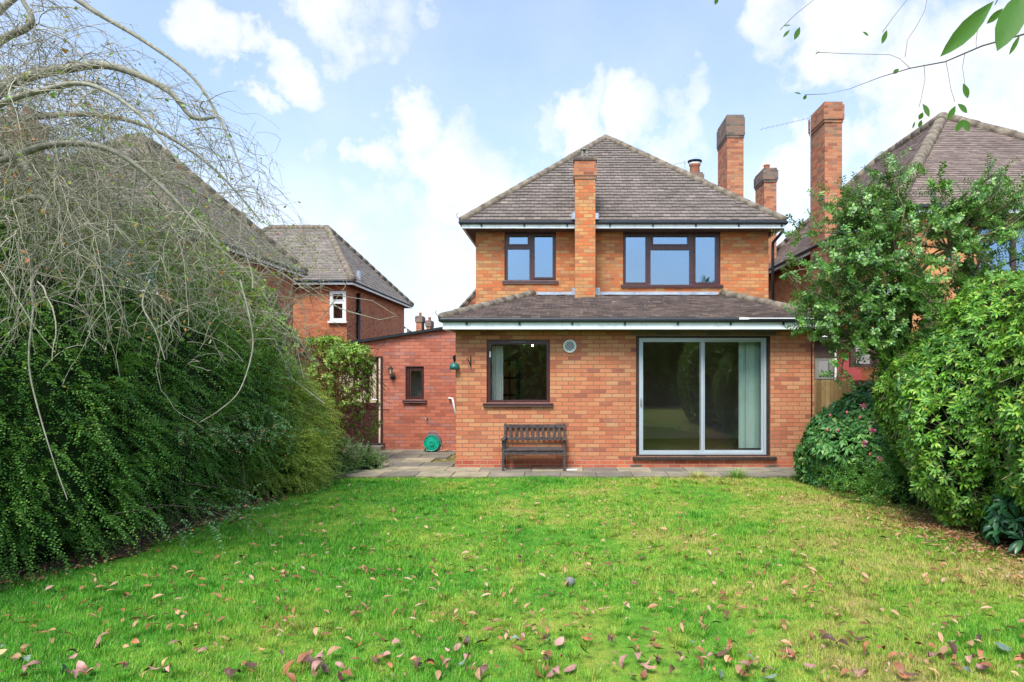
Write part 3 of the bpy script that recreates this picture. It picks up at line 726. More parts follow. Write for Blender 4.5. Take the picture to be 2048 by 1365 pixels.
m.build('lead_flashing', M['lead'], c)
c = chimney(rh, 6.28, 6.67, 21.0, 21.97, -.1, az(336,21), cap=.45, out=.045, pots=((6.45,21.3,.1,.2,'terracotta'),))
m = MB()
for k in range(4): m.box(6.46+k*.06, 6.52+k*.06, 20.95, 20.999, 4.9+k*.06, 5.12+k*.06)
m.build('lead_flashing', M['lead'], c)
m = MB(); m.tube([(ax(1783,12.9),12.95,4.8),(ax(1783,12.9),12.95,2.9),(ax(1779,12.9),12.95,2.5),(ax(1779,12.9),12.95,.9)], .055, 10); m.build('downpipe', plain('pale_blue_pipe', (.42,.55,.72), .4, .06), rh, smooth=True)
M['grey_wood'] = plain('weathered_grey_frame', (.2,.2,.17), .7, .2, 9)
# flat-roofed lean-to between the houses
lt = empty('garden_shed', (6.0, 14.5, 0), 'faded red flat roofed lean to with small white window behind the fence', 'shed')
m = MB(); sw = (ax(1630,14.8), ax(1667,14.8), az(759,14.8), az(717,14.8)); m.plate(ax(1671,14.8), 7.3, -.05, 2.45, 14.8, 15.0); m.plate(15.0, 17.8, -.05, 2.45, 5.35, 5.5, axis='x'); m.build('wall', M['red_paint'], lt)
m = MB(); m.box(5.2, 7.4, 14.6, 17.9, 2.46, 2.5); m.box(5.2, 7.4, 14.57, 14.599, 2.44, 2.54); m.build('roof', M['soffit'], lt); m = MB(); m.box(5.2, 7.4, 14.55, 14.569, 2.5, 2.55); m.build('edge_trim', M['fascia'], lt)
m = MB(); m.plate(5.35, ax(1671,14.8)-.002, -.05, 2.45, 14.81, 14.99, [sw]); m.build('side_panel', M['soffit'], lt)
MB().box(ax(1669,14.78), ax(1672.5,14.78), 14.76, 14.798, 0, 2.4).build('corner_trim', M['white'], lt)
window(lt, *sw, 14.8, [(sw[0]+.09, sw[1]-.09, sw[2]+.05, sw[3]-.06)], frame='grey_wood', glass='glass_low', sill=False)
m = MB(); m.box(5.5, 7.2, 15.9, 15.95, .0, 2.4); m.build('inner_wall', M['plaster_dim'], lt)
# window of the right house ground floor seen under the holly
rw3 = MB().box(ax(1700,12.96), ax(1768,12.96), 12.94, 12.999, az(735,12.96), az(672,12.96)).build('dark_window', M['frame'], rh)
MB().box(ax(1712,12.93), ax(1740,12.93), 12.93, 12.939, az(728,12.93), az(680,12.93)).build('pane', M['glass_low'], rw3)

# fence on the right boundary
fn = empty('boundary_fence', (6.0, 13.2, 0), 'brown close board fence between the extension and the red lean to', 'fence')
p0, p1 = np.array((5.05, 14.3)), np.array((6.6, 12.6))
m = MB(); n = 24
for i in range(n):
    a = p0+(p1-p0)*i/n; b = p0+(p1-p0)*(i+.97)/n
    m.bar((a[0]-.012,a[1]-.012,.8), (b[0]+.012,b[1]+.012,.8), .016, 1.54+random.uniform(-.012,.012))
m.build('fence_boards', M['fence'], fn)
p2 = np.array((6.6, 4.0)); m = MB(); n = 60
for i in range(n):
    a = p1+(p2-p1)*i/n; b = p1+(p2-p1)*(i+1.1)/n
    m.bar((a[0],a[1],.8), (b[0]+.012,b[1],.8), .014, 1.56)
m.build('side_boards', M['fence'], fn)
for q in (p0, (p0+p1)/2, p1, (p1+p2)/2):
    MB().box(q[0]+.02, q[0]+.11, q[1]+.03, q[1]+.12, -.1, 1.5).build('fence_post', M['fence'], fn)

# left neighbours
lw = (-14.3, -12.9, 3.4, 4.5); lw2 = (-10.35, -9.0, 3.5, 4.5)
lh = hip_house('brick_house', 'brick neighbouring house with broad hipped roof half hidden behind the weeping tree', -14.5, -8.4, 14.4, 21.6, 4.93, (-11.4,17.8,8.0), (-11.4,18.7,8.0), 'brick_side', 'tile_side', holes=(lw2,))
window(lh, *lw2, 14.75, [(-10.28,-9.7,3.58,4.42), (-9.62,-9.07,3.58,4.42)], frame='white', glass='glass_up')
chimney(lh, -13.7, -12.95, 16.0, 16.6, 5.0, az(232,16), cap=.6, out=.05, dark=False, pots=((-13.5,16.3,.11,.3,'terracotta'), (-13.15,16.3,.11,.3,'terracotta')))
fw = (ax(660,23.5), ax(692,23.5), az(643,23.5), az(583,23.5))
lh2 = hip_house('brick_house', 'red brick house with grey tiled hip roof and white window beyond the outhouse', -14.5, -7.4, 23.2, 32.2, 4.93, (-12.2,27.7,7.7), (-9.9,27.7,7.7), 'brick_side', 'tile_side', ex=.16, tw=.28, holes=(fw,))
x0, x1, z0, z1 = fw
window(lh2, *fw, 23.48, [(x0+.12,x1-.12,z0+.1,z0+.62), (x0+.1,x1-.1,z1-.3,z1-.1)], frame='white', glass='glass_low', sash=(1,), depth=.1)
m = MB(); m.tube([(-7.62,24.6,4.62),(-7.62,24.6,0)], .07, 10); m.tube([(-7.62,24.6,4.0),(-7.62,24.6,3.85)], .1, 10); m.build('downpipe', M['pipe'], lh2, smooth=True)
m = MB(); m.tube([(-7.62,24.6,5.0),(-7.62,24.6,5.45)], .09, 10); m.build('vent_pipe', M['lead'], lh2)

# distant houses between
dh = hip_house('brick_house', 'distant house roof seen low between the two left houses', -20.5, -11.6, 50, 60, az(690,50), (-16.5,54,az(632,54)), (-14.6,54,az(632,54)), 'brick_side', 'tile_side', ex=.4, tw=.6)
MB().box(-13.1, -12.3, 51.8, 51.9, az(668,52), az(658,52)).build('roof_light', M['white'], dh)
for (l, r, t, lab) in ((832,843,632,'taller'), (852.5,860.5,641,'shorter')):
    Y = 58.0; e_ = empty('distant_chimney', (ax(l,Y), Y, 0), f'{lab} of two distant brick chimneys above the outhouse roof', 'chimney')
    chimney(e_, ax(l,Y), ax(r,Y), Y, Y+1.2, 0, az(t,Y), cap=.6, out=.08, name='stack', pots=((ax((l+r)/2,Y), Y+.6, .13, .35, 'terracotta'),))
# aerials
def aerial(x, y, z0, z1, label, n, ln, dirx):
    e_ = empty('tv_aerial', (x, y, z0), label, 'aerial')
    MB().tube([(x,y,z0),(x,y,z1)], .014, 6).build('mast', M['aerial'], e_)
    m = MB(); a = np.array((x,y,z1-.05)); d = np.array((dirx,.25,-.16*abs(dirx))); d = d/np.linalg.norm(d)
    m.tube([a, a+d*ln], .005, 5)
    for i in range(n):
        c_ = a+d*ln*(i+.5)/n; m.tube([c_-(0,.12,0), c_+(0,.12,0)], .003, 4)
    m.tube([a+(0,0,.06), a-(0,0,.1)], .02, 4)
    m.build('antenna', M['aerial'], e_)
    return e_
aerial(6.23, 16.9, 6.2, az(232,16.9), 'thin television aerial on the tall chimney of the right house', 10, 1.25, -1)
aerial(4.1, 22.8, 5.6, az(322,22.8), 'thin television aerial beside the small potted chimney behind the roof', 10, .9, -1)

# ------------------------------------------------------------------ patio
rs = np.random.default_rng(3)
m = MB(); m.box(-5.2, 5.4, 10.96, YM+.0, -.1, .004); m2 = m.build('patio', M['joint'], None, (0,12,0)); tag(m2, kind='structure')
m = MB()
y = 10.98
rows = []
while y < YM-.1:
    d = .6 if y > 11.1 else .5
    x = -5.2 + rs.uniform(-.3,0)
    while x < 5.3:
        w_ = .6 if rs.random() < .6 else .9
        x1_, y1_ = x+w_-.012, min(y+d-.012, YM-.01)
        in_house = (x1_ > XL-.0 and y1_ > YF-.02)
        if in_house and y < YF-.02 : y1_ = YF-.01
        if not (in_house and y >= YF-.02):
            xb = x1_
            if y >= YF-.6+.59 and xb > XL: xb = XL-.012
            if xb - x > .05:
                t = rs.uniform(-.004,.004); s1 = rs.uniform(-.004,.004)
                vs = [(x,y,.026+t),(xb,y,.026+t+s1),(xb,y1_,.026+t+s1),(x,y1_,.026+t)]
                m.add(vs+[(a,b,0.0) for a,b,c_ in vs], [(0,1,2,3),(0,4,5,1),(1,5,6,2),(2,6,7,3),(3,7,4,0)])
        x += w_
    y += d
tag(m.build('paving', M['slab'], None, (0,12,0)), kind='structure')
tag(MB().box(ax(1133,11.6), ax(1154,11.6), 11.56, 11.62, .03, .05).build('white_offcut', M['white'], None, (ax(1143,11.6),11.6,.03), bevel=.003), 'short white plastic strip lying on the patio right of the bench', 'offcut')
# ------------------------------------------------------------------ leaf templates (x along leaf, y across, z up)
T_DIA = (np.array([(0,0,0),(.5,.5,.1),(1,0,-.05),(.5,-.5,.1)]), [(0,2,1),(0,3,2)])
T_OVAL = (np.array([(0,0,0),(.3,.46,.08),(.72,.4,.08),(1,0,-.1),(.72,-.4,.08),(.3,-.46,.08),(.5,0,-.02)]), [(0,6,1),(1,6,2),(2,6,3),(3,6,4),(4,6,5),(5,6,0)])
T_LONG = (np.array([(0,0,0),(.3,.4,.07),(.65,.5,.05),(1,0,-.16),(.65,-.5,.05),(.3,-.4,.07),(.32,0,.0),(.66,0,-.03)]), [(0,6,1),(6,7,2,1),(7,3,2),(0,5,6),(6,5,4,7),(7,4,3)])

def unit(a): return a / np.maximum(1e-9, np.linalg.norm(a, axis=-1, keepdims=True))
def scatter_mesh(name, T, pos, fwd, up, length, width):
    tv, tf = T
    n = len(pos); fwd = unit(fwd); side = unit(np.cross(up, fwd)); upn = np.cross(fwd, side)
    length = np.broadcast_to(length, n); width = np.broadcast_to(width, n)
    v = (pos[:,None,:] + fwd[:,None,:]*(tv[None,:,0,None]*length[:,None,None]) + side[:,None,:]*(tv[None,:,1,None]*width[:,None,None])
         + upn[:,None,:]*(tv[None,:,2,None]*length[:,None,None]))
    k = len(tv); fl = np.concatenate([np.array(f) for f in tf]); sz = np.array([len(f) for f in tf])
    loops = (fl[None,:] + (np.arange(n)*k)[:,None]).ravel()
    return arr_mesh(name, v.reshape(-1,3), loops, np.tile(sz, n))
def rnd_dirs(n, r=rng):
    return unit(r.normal(size=(n,3)))
class Wave:
    """cheap smooth noise"""
    def __init__(s, seed, scale):
        r = np.random.default_rng(seed); s.k = r.normal(size=(9,3))*scale; s.p = r.uniform(0,6.28,9)
    def __call__(s, x): return np.sin(x @ s.k.T + s.p).mean(axis=-1)*2

def hull(ells, n, seed, amp=.12, scale=2.6, zmin=.05, back_keep=.45, r=None):
    """points and outward normals on the lumpy outside of a union of ellipsoids"""
    r = r or np.random.default_rng(seed); w = Wave(seed, scale); w2 = Wave(seed+1, scale*2.7)
    area = np.array([e[3]*e[4]+e[3]*e[5]+e[4]*e[5] for e in ells]); cnt = (area/area.sum()*n*2.6).astype(int)
    P, N = [], []
    for i, e in enumerate(ells):
        c = np.array(e[:3]); R_ = np.array(e[3:6]); d = rnd_dirs(cnt[i], r)
        p0 = c + d*R_; k = 1 + amp*w(p0) + amp*.5*w2(p0)
        p = c + d*R_*k[:,None]; nn = unit(d/R_)
        ok = p[:,2] > zmin
        for j, f in enumerate(ells):
            if j != i: ok &= (((p-np.array(f[:3]))/np.array(f[3:6]))**2).sum(1) > .93
        P.append(p[ok]); N.append(nn[ok])
    P = np.concatenate(P); N = np.concatenate(N)
    tocam = unit(np.array((0,2.5,1.76)) - P); keep = ((N*tocam).sum(1) > -.25) | (r.random(len(P)) < back_keep)
    P, N = P[keep], N[keep]
    idx = r.permutation(len(P))[:n]
    return P[idx], N[idx]

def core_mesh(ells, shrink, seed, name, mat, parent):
    """shade painted as a dark lumpy shell inside the leaves of each lobe"""
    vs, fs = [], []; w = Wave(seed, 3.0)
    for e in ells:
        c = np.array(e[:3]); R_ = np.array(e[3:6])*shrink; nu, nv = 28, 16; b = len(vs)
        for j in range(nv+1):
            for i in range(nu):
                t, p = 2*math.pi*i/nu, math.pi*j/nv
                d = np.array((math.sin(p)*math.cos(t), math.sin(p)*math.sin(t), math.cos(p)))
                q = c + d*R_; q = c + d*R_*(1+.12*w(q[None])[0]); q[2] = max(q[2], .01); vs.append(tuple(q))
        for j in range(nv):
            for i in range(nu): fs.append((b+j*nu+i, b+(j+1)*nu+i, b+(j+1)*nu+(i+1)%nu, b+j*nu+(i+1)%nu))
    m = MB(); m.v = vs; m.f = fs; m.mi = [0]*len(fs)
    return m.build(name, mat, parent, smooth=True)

def shoots(P, D, n_leaf, L, droop, seed, leaf_len, leaf_w, T=T_DIA, name='foliage', mat=None, parent=None, flat=.6, start=.12):
    """leafy arching shoots: leaves in two ranks along each"""
    r = np.random.default_rng(seed); S = len(P)
    L = L * r.uniform(.5, 1.35, S); t = np.linspace(start, 1, n_leaf)[None,:,None]
    D = unit(D); g = np.array((0,0,-1.))
    pts = P[:,None,:] + D[:,None,:]*L[:,None,None]*t + g*droop*(L[:,None,None]*t**2)
    tang = unit(D[:,None,:]*np.ones_like(t) + g*droop*2*t)
    side = unit(np.cross(tang, np.array((0,0,1.)) + r.normal(size=(S,1,3))*(1-flat)))
    sgn = np.where(np.arange(n_leaf) % 2 == 0, 1, -1)[None,:,None]
    fwd = side*sgn + tang*.55 + r.normal(size=pts.shape)*.28
    up = np.cross(side, tang); up = up*np.sign(up[...,2:3]+1e-6) + r.normal(size=pts.shape)*.3
    sc = r.uniform(.7, 1.25, (S, n_leaf))*(1.1-.45*t[...,0])
    me = scatter_mesh(name, T, pts.reshape(-1,3), fwd.reshape(-1,3), up.reshape(-1,3), (sc*leaf_len).ravel(), (sc*leaf_w).ravel())
    return link_mesh(name, me, mat, parent)

def rosettes(P, D, k, seed, leaf_len, leaf_w, name, mat, parent, T=T_LONG, spread=1.0, sag=.35, layers=1, smooth=True):
    """whorls of leaves at shoot tips"""
    r = np.random.default_rng(seed); S = len(P); D = unit(D)
    a = unit(np.cross(D, rnd_dirs(S, r))); b = np.cross(D, a)
    pos, fw, up, ln = [], [], [], []
    for l in range(layers):
        ph = r.uniform(0, 6.28, S)
        for i in range(k):
            t = ph + 2*math.pi*i/k + r.uniform(-.25,.25,S)
            rad = a*np.cos(t)[:,None] + b*np.sin(t)[:,None]
            f = rad*spread + D*(r.uniform(.05,.5,S)+.45*l)[:,None] + np.array((0,0,-sag))*r.uniform(.3,1.4,S)[:,None]
            pos.append(P + D*(.02*l) + rad*.006); fw.append(f); up.append(D + r.normal(size=(S,3))*.15); ln.append(r.uniform(.65,1.15,S)*(1-.25*l))
    pos, fw, up, ln = map(np.concatenate, (pos, fw, up, ln))
    me = scatter_mesh(name, T, pos, fw, up, ln*leaf_len, ln*leaf_w)
    return link_mesh(name, me, mat, parent, smooth=False)

def stems(P, D, L, r0, name, mat, parent, droop=0, n=3):
    """thin twigs running back from the tips into the bush"""
    S = len(P); D = unit(D); vs = []; 
    a = unit(np.cross(D, np.array((.3,.2,1.)))); b = np.cross(D, a)
    rings = []
    for q, rr in ((0, r0*1.4), (.5, r0), (1, r0*.6)):
        c = P - D*(L*(1-q)) + np.array((0,0,-droop*L*q*q))
        for k in range(3):
            t = 2*math.pi*k/3; rings.append(c + (a*math.cos(t)+b*math.sin(t))*rr)
    v = np.stack(rings, 1).reshape(-1,3)
    f = []
    for j in range(2):
        for k in range(3): f += [j*3+k, j*3+(k+1)%3, (j+1)*3+(k+1)%3, (j+1)*3+k]
    loops = (np.array(f)[None] + (np.arange(S)*9)[:,None]).ravel()
    return link_mesh(name, arr_mesh(name, v, loops, np.full(S*6, 4)), mat, parent)

# ------------------------------------------------------------------ plant materials
M['lf_hedge'] = leaf_mat('dark_hedge_leaf', [(0,(.03,.11,.022)),(.35,(.065,.2,.035)),(.7,(.11,.3,.045)),(.92,(.19,.4,.06)),(1,(.36,.52,.09))], patch=.6)
M['lf_mid'] = leaf_mat('mid_green_spray_leaf', [(0,(.07,.2,.03)),(.5,(.13,.31,.045)),(.9,(.2,.42,.06)),(1,(.38,.5,.1))], patch=.3)
M['lf_gold'] = leaf_mat('yellow_green_leaf', [(0,(.14,.27,.035)),(.4,(.32,.46,.06)),(.8,(.52,.58,.1)),(1,(.64,.62,.16))], patch=.4)
M['lf_light'] = leaf_mat('fresh_green_leaf', [(0,(.08,.22,.03)),(.4,(.18,.38,.055)),(.8,(.32,.5,.08)),(1,(.5,.54,.13))], patch=.4)
M['lf_grey'] = leaf_mat('grey_green_leaf', [(0,(.05,.15,.07)),(.5,(.11,.26,.09)),(.93,(.24,.4,.2)),(.96,(.5,.16,.04)),(1,(.6,.22,.07))], patch=.2, rough=.35)
M['lf_pieris'] = leaf_mat('bright_green_shrub_leaf', [(0,(.06,.19,.025)),(.35,(.12,.31,.035)),(.75,(.21,.45,.05)),(.95,(.34,.54,.07)),(1,(.5,.52,.1))], rough=.42, patch=.45, trans=.25)
M['lf_rhodo'] = leaf_mat('rhododendron_leaf', [(0,(.035,.13,.03)),(.4,(.075,.23,.055)),(.8,(.14,.33,.075)),(1,(.27,.43,.11))], rough=.4, patch=.3, trans=.15)
M['lf_holly'] = leaf_mat('glossy_holly_leaf', [(0,(.035,.12,.02)),(.35,(.08,.24,.035)),(.7,(.16,.36,.05)),(.95,(.28,.44,.09)),(1,(.4,.42,.3))], rough=.38, patch=.25, trans=.15, spec=.7)
M['lf_autumn'] = leaf_mat('autumn_leaf', [(0,(.45,.1,.04)),(.08,(.5,.2,.05)),(.25,(.36,.34,.06)),(.6,(.15,.32,.04)),(.9,(.26,.42,.07)),(1,(.45,.38,.34))], patch=.1)
M['lf_over'] = leaf_mat('backlit_green_leaf', [(0,(.04,.14,.02)),(.6,(.08,.22,.03)),(1,(.12,.28,.04))], patch=.15, trans=.4)
M['petal'] = leaf_mat('pink_petal', [(0,(.6,.1,.2)),(.5,(.75,.22,.35)),(1,(.85,.45,.6))], patch=0, trans=.3, tcol=(.8,.2,.35))
M['petal_bud'] = plain('red_bud', (.5,.1,.1), .5, .2, 30)
M['bark_grey'] = bark_mat('lichen_grey_bark', (.2,.19,.14), (.38,.36,.28))
M['twig'] = bark_mat('pale_twig_bark', (.2,.19,.125), (.42,.39,.3), 30)
M['twig_dark'] = bark_mat('dark_twig_bark', (.06,.05,.04), (.14,.11,.08), 25)
M['bark_green'] = bark_mat('green_brown_bark', (.09,.085,.045), (.2,.18,.1))
M['core'] = plain('inner_bush_shade', (.02,.04,.014), .95, .5, 14, .05, 0, 1, dirt=(.03,.045,.018))  # shade deep in the bushes, put into the colour
M['core_brown'] = plain('inner_bush_brown', (.09,.045,.022), .95, .5, 14, .05, 0, 1, dirt=(.05,.06,.02))

# ------------------------------------------------------------------ left: the long dark hedge
def face_dirs(N, seed, out=.8, rand=.5, up=.15, bias=(0,0,0)):
    r = np.random.default_rng(seed); return unit(N*out + r.normal(size=N.shape)*rand + np.array((0,0,up)) + np.array(bias))
HE = [(-5.95,4.9,1.1,1.15,1.3,1.75), (-5.5,6.4,1.2,1.25,1.4,2.1), (-5.35,8.0,1.2,1.2,1.4,2.0), (-5.2,9.4,1.1,1.15,1.2,1.75), (-6.6,6.8,1.6,1.1,2.4,2.3), (-6.5,3.2,1.1,1.1,1.2,1.6)]
hedge = empty('evergreen_hedge', (-5.4,7,0), 'large dark green small leaved hedge along the left side of the lawn', 'hedge')
core_mesh(HE, .8, 11, 'shade_core', M['core'], hedge)
P, N = hull(HE, 14500, 21, amp=.17, scale=3.4, back_keep=.3)
near = P[:,1] < 7.3
D = face_dirs(N, 3, .75, .55, .05, (.12,-.1,0))
o = shoots(P-N*.14, D, 22, .36, .42, 5, .027, .0165, mat=M['lf_hedge'], parent=hedge)
P2, N2 = hull(HE, 4200, 22, amp=.1, scale=2.8, back_keep=.2)
shoots(P2-N2*.3, face_dirs(N2, 4, .3, .9, 0), 16, .3, .2, 6, .03, .02, name='inner_foliage', mat=M['lf_hedge'], parent=hedge)
# longer fresh arching sprays with gold tips
sel = np.random.default_rng(8).permutation(len(P))[:2300]; sel = sel[(N[sel,0] > -.1) & (P[sel,2] < 2.4)]
shoots(P[sel]-N[sel]*.1, face_dirs(N[sel], 9, .9, .35, .1, (.2,-.2,0)), 34, .5, .55, 10, .029, .019, name='light_sprays', mat=M['lf_mid'], parent=hedge)

P4, N4 = hull(HE, 900, 23, amp=.2, scale=3.6, back_keep=.2); k4 = (N4[:,2] > -.2) & (N4[:,0] > -.4); P4, N4 = P4[k4], N4[k4]
D4 = face_dirs(N4, 24, .8, .5, .45, (.15,-.1,0)); shoots(P4-N4*.05, D4, 30, .62, .3, 25, .027, .018, name='loose_shoots', mat=M['lf_mid'], parent=hedge)
# paler far end of the hedge
GE = [(-4.75,10.6,.75,.95,.95,1.15), (-4.35,9.9,.3,.7,.8,.7)]
gold = empty('golden_hedge', (-4.5,10.4,0), 'yellow green feathery shrub at the far end of the dark hedge', 'shrub')
core_mesh(GE, .72, 12, 'shade_core', M['core'], gold)
P, N = hull(GE, 4600, 31, amp=.1, scale=3.2)
shoots(P-N*.12, face_dirs(N, 32, .7, .45, .15, (.35,-.1,0)), 24, .36, .35, 33, .027, .016, mat=M['lf_gold'], parent=gold)
P, N = hull(GE, 800, 34, amp=.1, scale=3.2)
shoots(P-N*.16, face_dirs(N, 35, .6, .6, .1), 18, .28, .3, 36, .028, .018, name='inner_foliage', mat=M['lf_hedge'], parent=gold)

# loose climbing shrub over the outhouse door
CE = [(-5.3,12.4,1.6,.8,.7,.95), (-4.5,12.6,1.6,.85,.7,.98), (-4.2,12.5,1.95,.62,.6,.5), (-4.9,12.3,.7,.8,.7,.8)]
cs = empty('leafy_shrub', (-4.6,12.5,0), 'loose light green and brown stemmed shrub covering part of the outhouse door', 'shrub')
P, N = hull(CE, 1900, 41, amp=.14, scale=3.4, back_keep=.8)
top = (P[:,2] > 1.75) | (np.random.default_rng(2).random(len(P)) < .42)
rosettes(P[top]-N[top]*.1, face_dirs(N[top], 42, .6, .7, .3), 6, 43, .062, .03, 'foliage', M['lf_light'], cs, spread=.9)
P3, N3 = hull(CE, 1500, 44, amp=.14, scale=3.4, back_keep=.8)
rosettes(P3-N3*.3, face_dirs(N3, 45, .5, .9, .3), 5, 46, .055, .028, 'inner_foliage', M['lf_gold'], cs)
stems(P-N*.1, face_dirs(N, 47, .4, .8, .8), .5, .004, 'stems', M['core_brown'], cs)
m = MB(); r_ = random.Random(4)
for i in range(150):
    x = -4.75+r_.uniform(-.6,.6); y = 12.5+r_.uniform(-.45,.45); z1 = r_.uniform(1.0,2.2)
    m.tube([(x*.7-4.7*.3,y,0),(x+r_.uniform(-.15,.15),y,z1*.5),(x+r_.uniform(-.3,.3),y+r_.uniform(-.2,.2),z1)], [.009,.006,.003], 4, cap=False)
m.build('brown_stems', bark_mat('red_brown_stem', (.16,.075,.04), (.3,.15,.08)), cs)

# low plants at the corner of the patio
LE = [(-4.0,11.6,.1,.55,.5,.42), (-3.55,11.9,.05,.35,.35,.3), (-4.1,10.9,.05,.5,.5,.4)]
lo = empty('low_shrub', (-3.9,11.5,0), 'low grey green shrub spilling over the left corner of the paving', 'shrub')
core_mesh(LE, .6, 13, 'shade_core', M['core'], lo)
P, N = hull(LE, 800, 51, amp=.2, scale=5, zmin=.02)
shoots(P-N*.1, face_dirs(N, 52, .6, .6, .4), 14, .24, .2, 53, .036, .022, mat=leaf_mat('mixed_green_leaf', [(0,(.05,.13,.04)),(.5,(.12,.25,.07)),(1,(.24,.36,.13))]), parent=lo)
# leafy sprig by the door step
sg = empty('leafy_sapling', (-3.75,13.4,.02), 'small sapling with bright leaves in front of the outhouse back door', 'sapling')
m = MB(); tips = []
for i in range(16):
    a = r_.uniform(0,6.28); h = r_.uniform(.5,1.15); q = (-3.95+.35*math.cos(a)*r_.uniform(.3,1), 13.4+.25*math.sin(a), h)
    m.tube([(-3.98,13.4,0),((-3.98+q[0])/2,(13.4+q[1])/2,h*.65),q], [.007,.004,.002], 4, cap=False)
    for f in (.55,.7,.82,.92,1): tips.append(np.array((-3.98,13.4,0))*(1-f)+np.array(q)*f+np.array((0,0,(.15*h)*(1-abs(2*f-1)))))
m.build('twigs', M['bark_green'], sg)
tips = np.array(tips); rosettes(tips, np.tile((0,0,1.),(len(tips),1))+rnd_dirs(len(tips))*.6, 5, 55, .06, .034, 'foliage', M['lf_light'], sg, T=T_OVAL)

# grey leaved sprays of cotoneaster coming out of the hedge
ct = empty('cotoneaster', (-4.0,7.2,0), 'grey green arching sprays with a few orange leaves poking out of the dark hedge', 'shrub')
rr = np.random.default_rng(61)
cen = [(400,1030,6.6,.5,22), (500,1010,7.2,.4,14), (470,860,7.6,.5,22), (560,850,8.4,.5,18), (370,860,7.0,.4,12)]
Pc, Dc = [], []
for px, py, Y, s, n in cen:
    c_ = np.array(at(px,py,Y)); 
    Pc.append(c_ + rr.normal(size=(n,3))*np.array((s*.4,s*.4,s*.28))); Dc.append(np.tile((.75,-.45,.12),(n,1)) + rr.normal(size=(n,3))*.4)
Pc = np.concatenate(Pc); Dc = np.concatenate(Dc); Pc[:,2] = np.maximum(Pc[:,2], .08)
shoots(Pc, Dc, 16, .34, .3, 62, .033, .021, T=T_OVAL, mat=M['lf_grey'], parent=ct)
stems(Pc, Dc, .5, .004, 'twigs', M['twig_dark'], ct)

# ------------------------------------------------------------------ right: shrubs and holly
PE = [(5.05,7.6,1.25,1.22,1.15,1.5), (5.3,6.3,1.25,1.2,1.1,1.5), (5.3,8.8,1.3,1.1,1.0,1.35), (6.0,7.2,1.6,1.1,1.6,1.6), (5.6,5.2,1.0,.95,1.0,1.35)]
ps = empty('bright_shrub', (5.3,7,0), 'big bright green shrub with whorled leaves at the right edge of the lawn', 'shrub')
core_mesh(PE, .8, 14, 'shade_core', M['core'], ps)
P, N = hull(PE, 8200, 71, amp=.13, scale=2.9, back_keep=.25)
rosettes(P-N*.05, face_dirs(N, 72, .55, .4, .45), 8, 73, .078, .026, 'foliage', M['lf_pieris'], ps, sag=.3)
P3, N3 = hull(PE, 3600, 74, amp=.13, scale=2.9, back_keep=.2)
rosettes(P3-N3*.2, face_dirs(N3, 75, .5, .6, .3), 7, 76, .08, .027, 'inner_foliage', M['lf_rhodo'], ps, sag=.4)
stems(P-N*.05, face_dirs(N, 72, .55, .4, .45), .22, .004, 'stems', M['bark_green'], ps)

RE = [(4.75,10.0,.6,1.05,.9,.92), (5.25,9.6,.7,.8,.8,.85), (4.25,10.3,.35,.6,.6,.6)]
rd = empty('rhododendron', (4.7,10,0), 'rhododendron bush with pink flowers and buds beside the extension corner', 'shrub')
core_mesh(RE, .74, 15, 'shade_core', M['core'], rd)
P, N = hull(RE, 1500, 81, amp=.12, scale=3, back_keep=.3)
Dr = face_dirs(N, 82, .65, .35, .45)
rosettes(P-N*.04, Dr, 8, 83, .12, .042, 'foliage', M['lf_rhodo'], rd, sag=.55)
P3, N3 = hull(RE, 900, 84, amp=.12, scale=3, back_keep=.2)
rosettes(P3-N3*.2, face_dirs(N3, 85, .5, .6, .3), 7, 86, .11, .04, 'inner_foliage', M['lf_rhodo'], rd, sag=.5)
fl = [(1726,813,9.3),(1766,822,9.2),(1746,862,9.1),(1730,888,9.15),(1759,921,9.0),(1796,917,8.95),(1812,864,8.9),(1750,841,9.2)]
for i, (px, py, Y) in enumerate(fl):
    c_ = np.array(at(px,py,Y)); n = 16 if i != 7 else 9
    d = unit(rnd_dirs(n)+np.array((-.2,-.8,.4))); me = scatter_mesh('flower', T_OVAL, np.tile(c_,(n,1))+d*.012, d, rnd_dirs(n), .045, .036); link_mesh('flower', me, M['petal'], rd)
for px, py, Y in ((1660,832,9.5),(1655,861,9.55),(1676,862,9.4),(1628,912,9.9),(1780,932,9.0),(1720,836,9.3),(1740,910,9.1),(1694,826,9.4)):
    c_ = at(px,py,Y); MB().lathe(c_, [(0,-.02),(.018,-.008),(.02,.006),(.01,.026),(0,.032)], 8).build('bud', M['petal_bud'], rd, smooth=True)

# dark lower shrub at bottom right
DE = [(4.95,5.9,.35,.62,.55,.5), (4.75,6.6,.2,.5,.5,.4)]
dd = empty('low_rhododendron', (4.8,6.1,0), 'dark large leaved rhododendron low at the foot of the bright shrub', 'shrub')
P, N = hull(DE, 150, 91, amp=.1, scale=4, zmin=.05)
core_mesh(DE, .6, 16, 'shade_core', M['core'], dd)
rosettes(P, face_dirs(N, 92, .6, .3, .5), 9, 93, .17, .05, 'foliage', leaf_mat('dark_waxy_leaf', [(0,(.02,.08,.035)),(.6,(.04,.14,.05)),(1,(.08,.2,.08))], rough=.3, patch=.1, trans=.1), dd, sag=.2)

# dark undergrowth between the shrubs
UE = [(5.5,9.2,.2,1.5,1.0,.8), (4.7,8.8,.1,.7,.5,.45)]
ug = empty('ground_shrub', (5.3,9.0,0), 'dark twiggy undergrowth between the pink flowered bush and the bright shrub', 'shrub')
core_mesh(UE, .5, 17, 'shade_core', M['core'], ug)
P, N = hull(UE, 2600, 95, amp=.2, scale=5, zmin=.02); shoots(P-N*.1, face_dirs(N, 96, .6, .7, .3), 12, .22, .2, 97, .035, .02, mat=M['lf_hedge'], parent=ug)

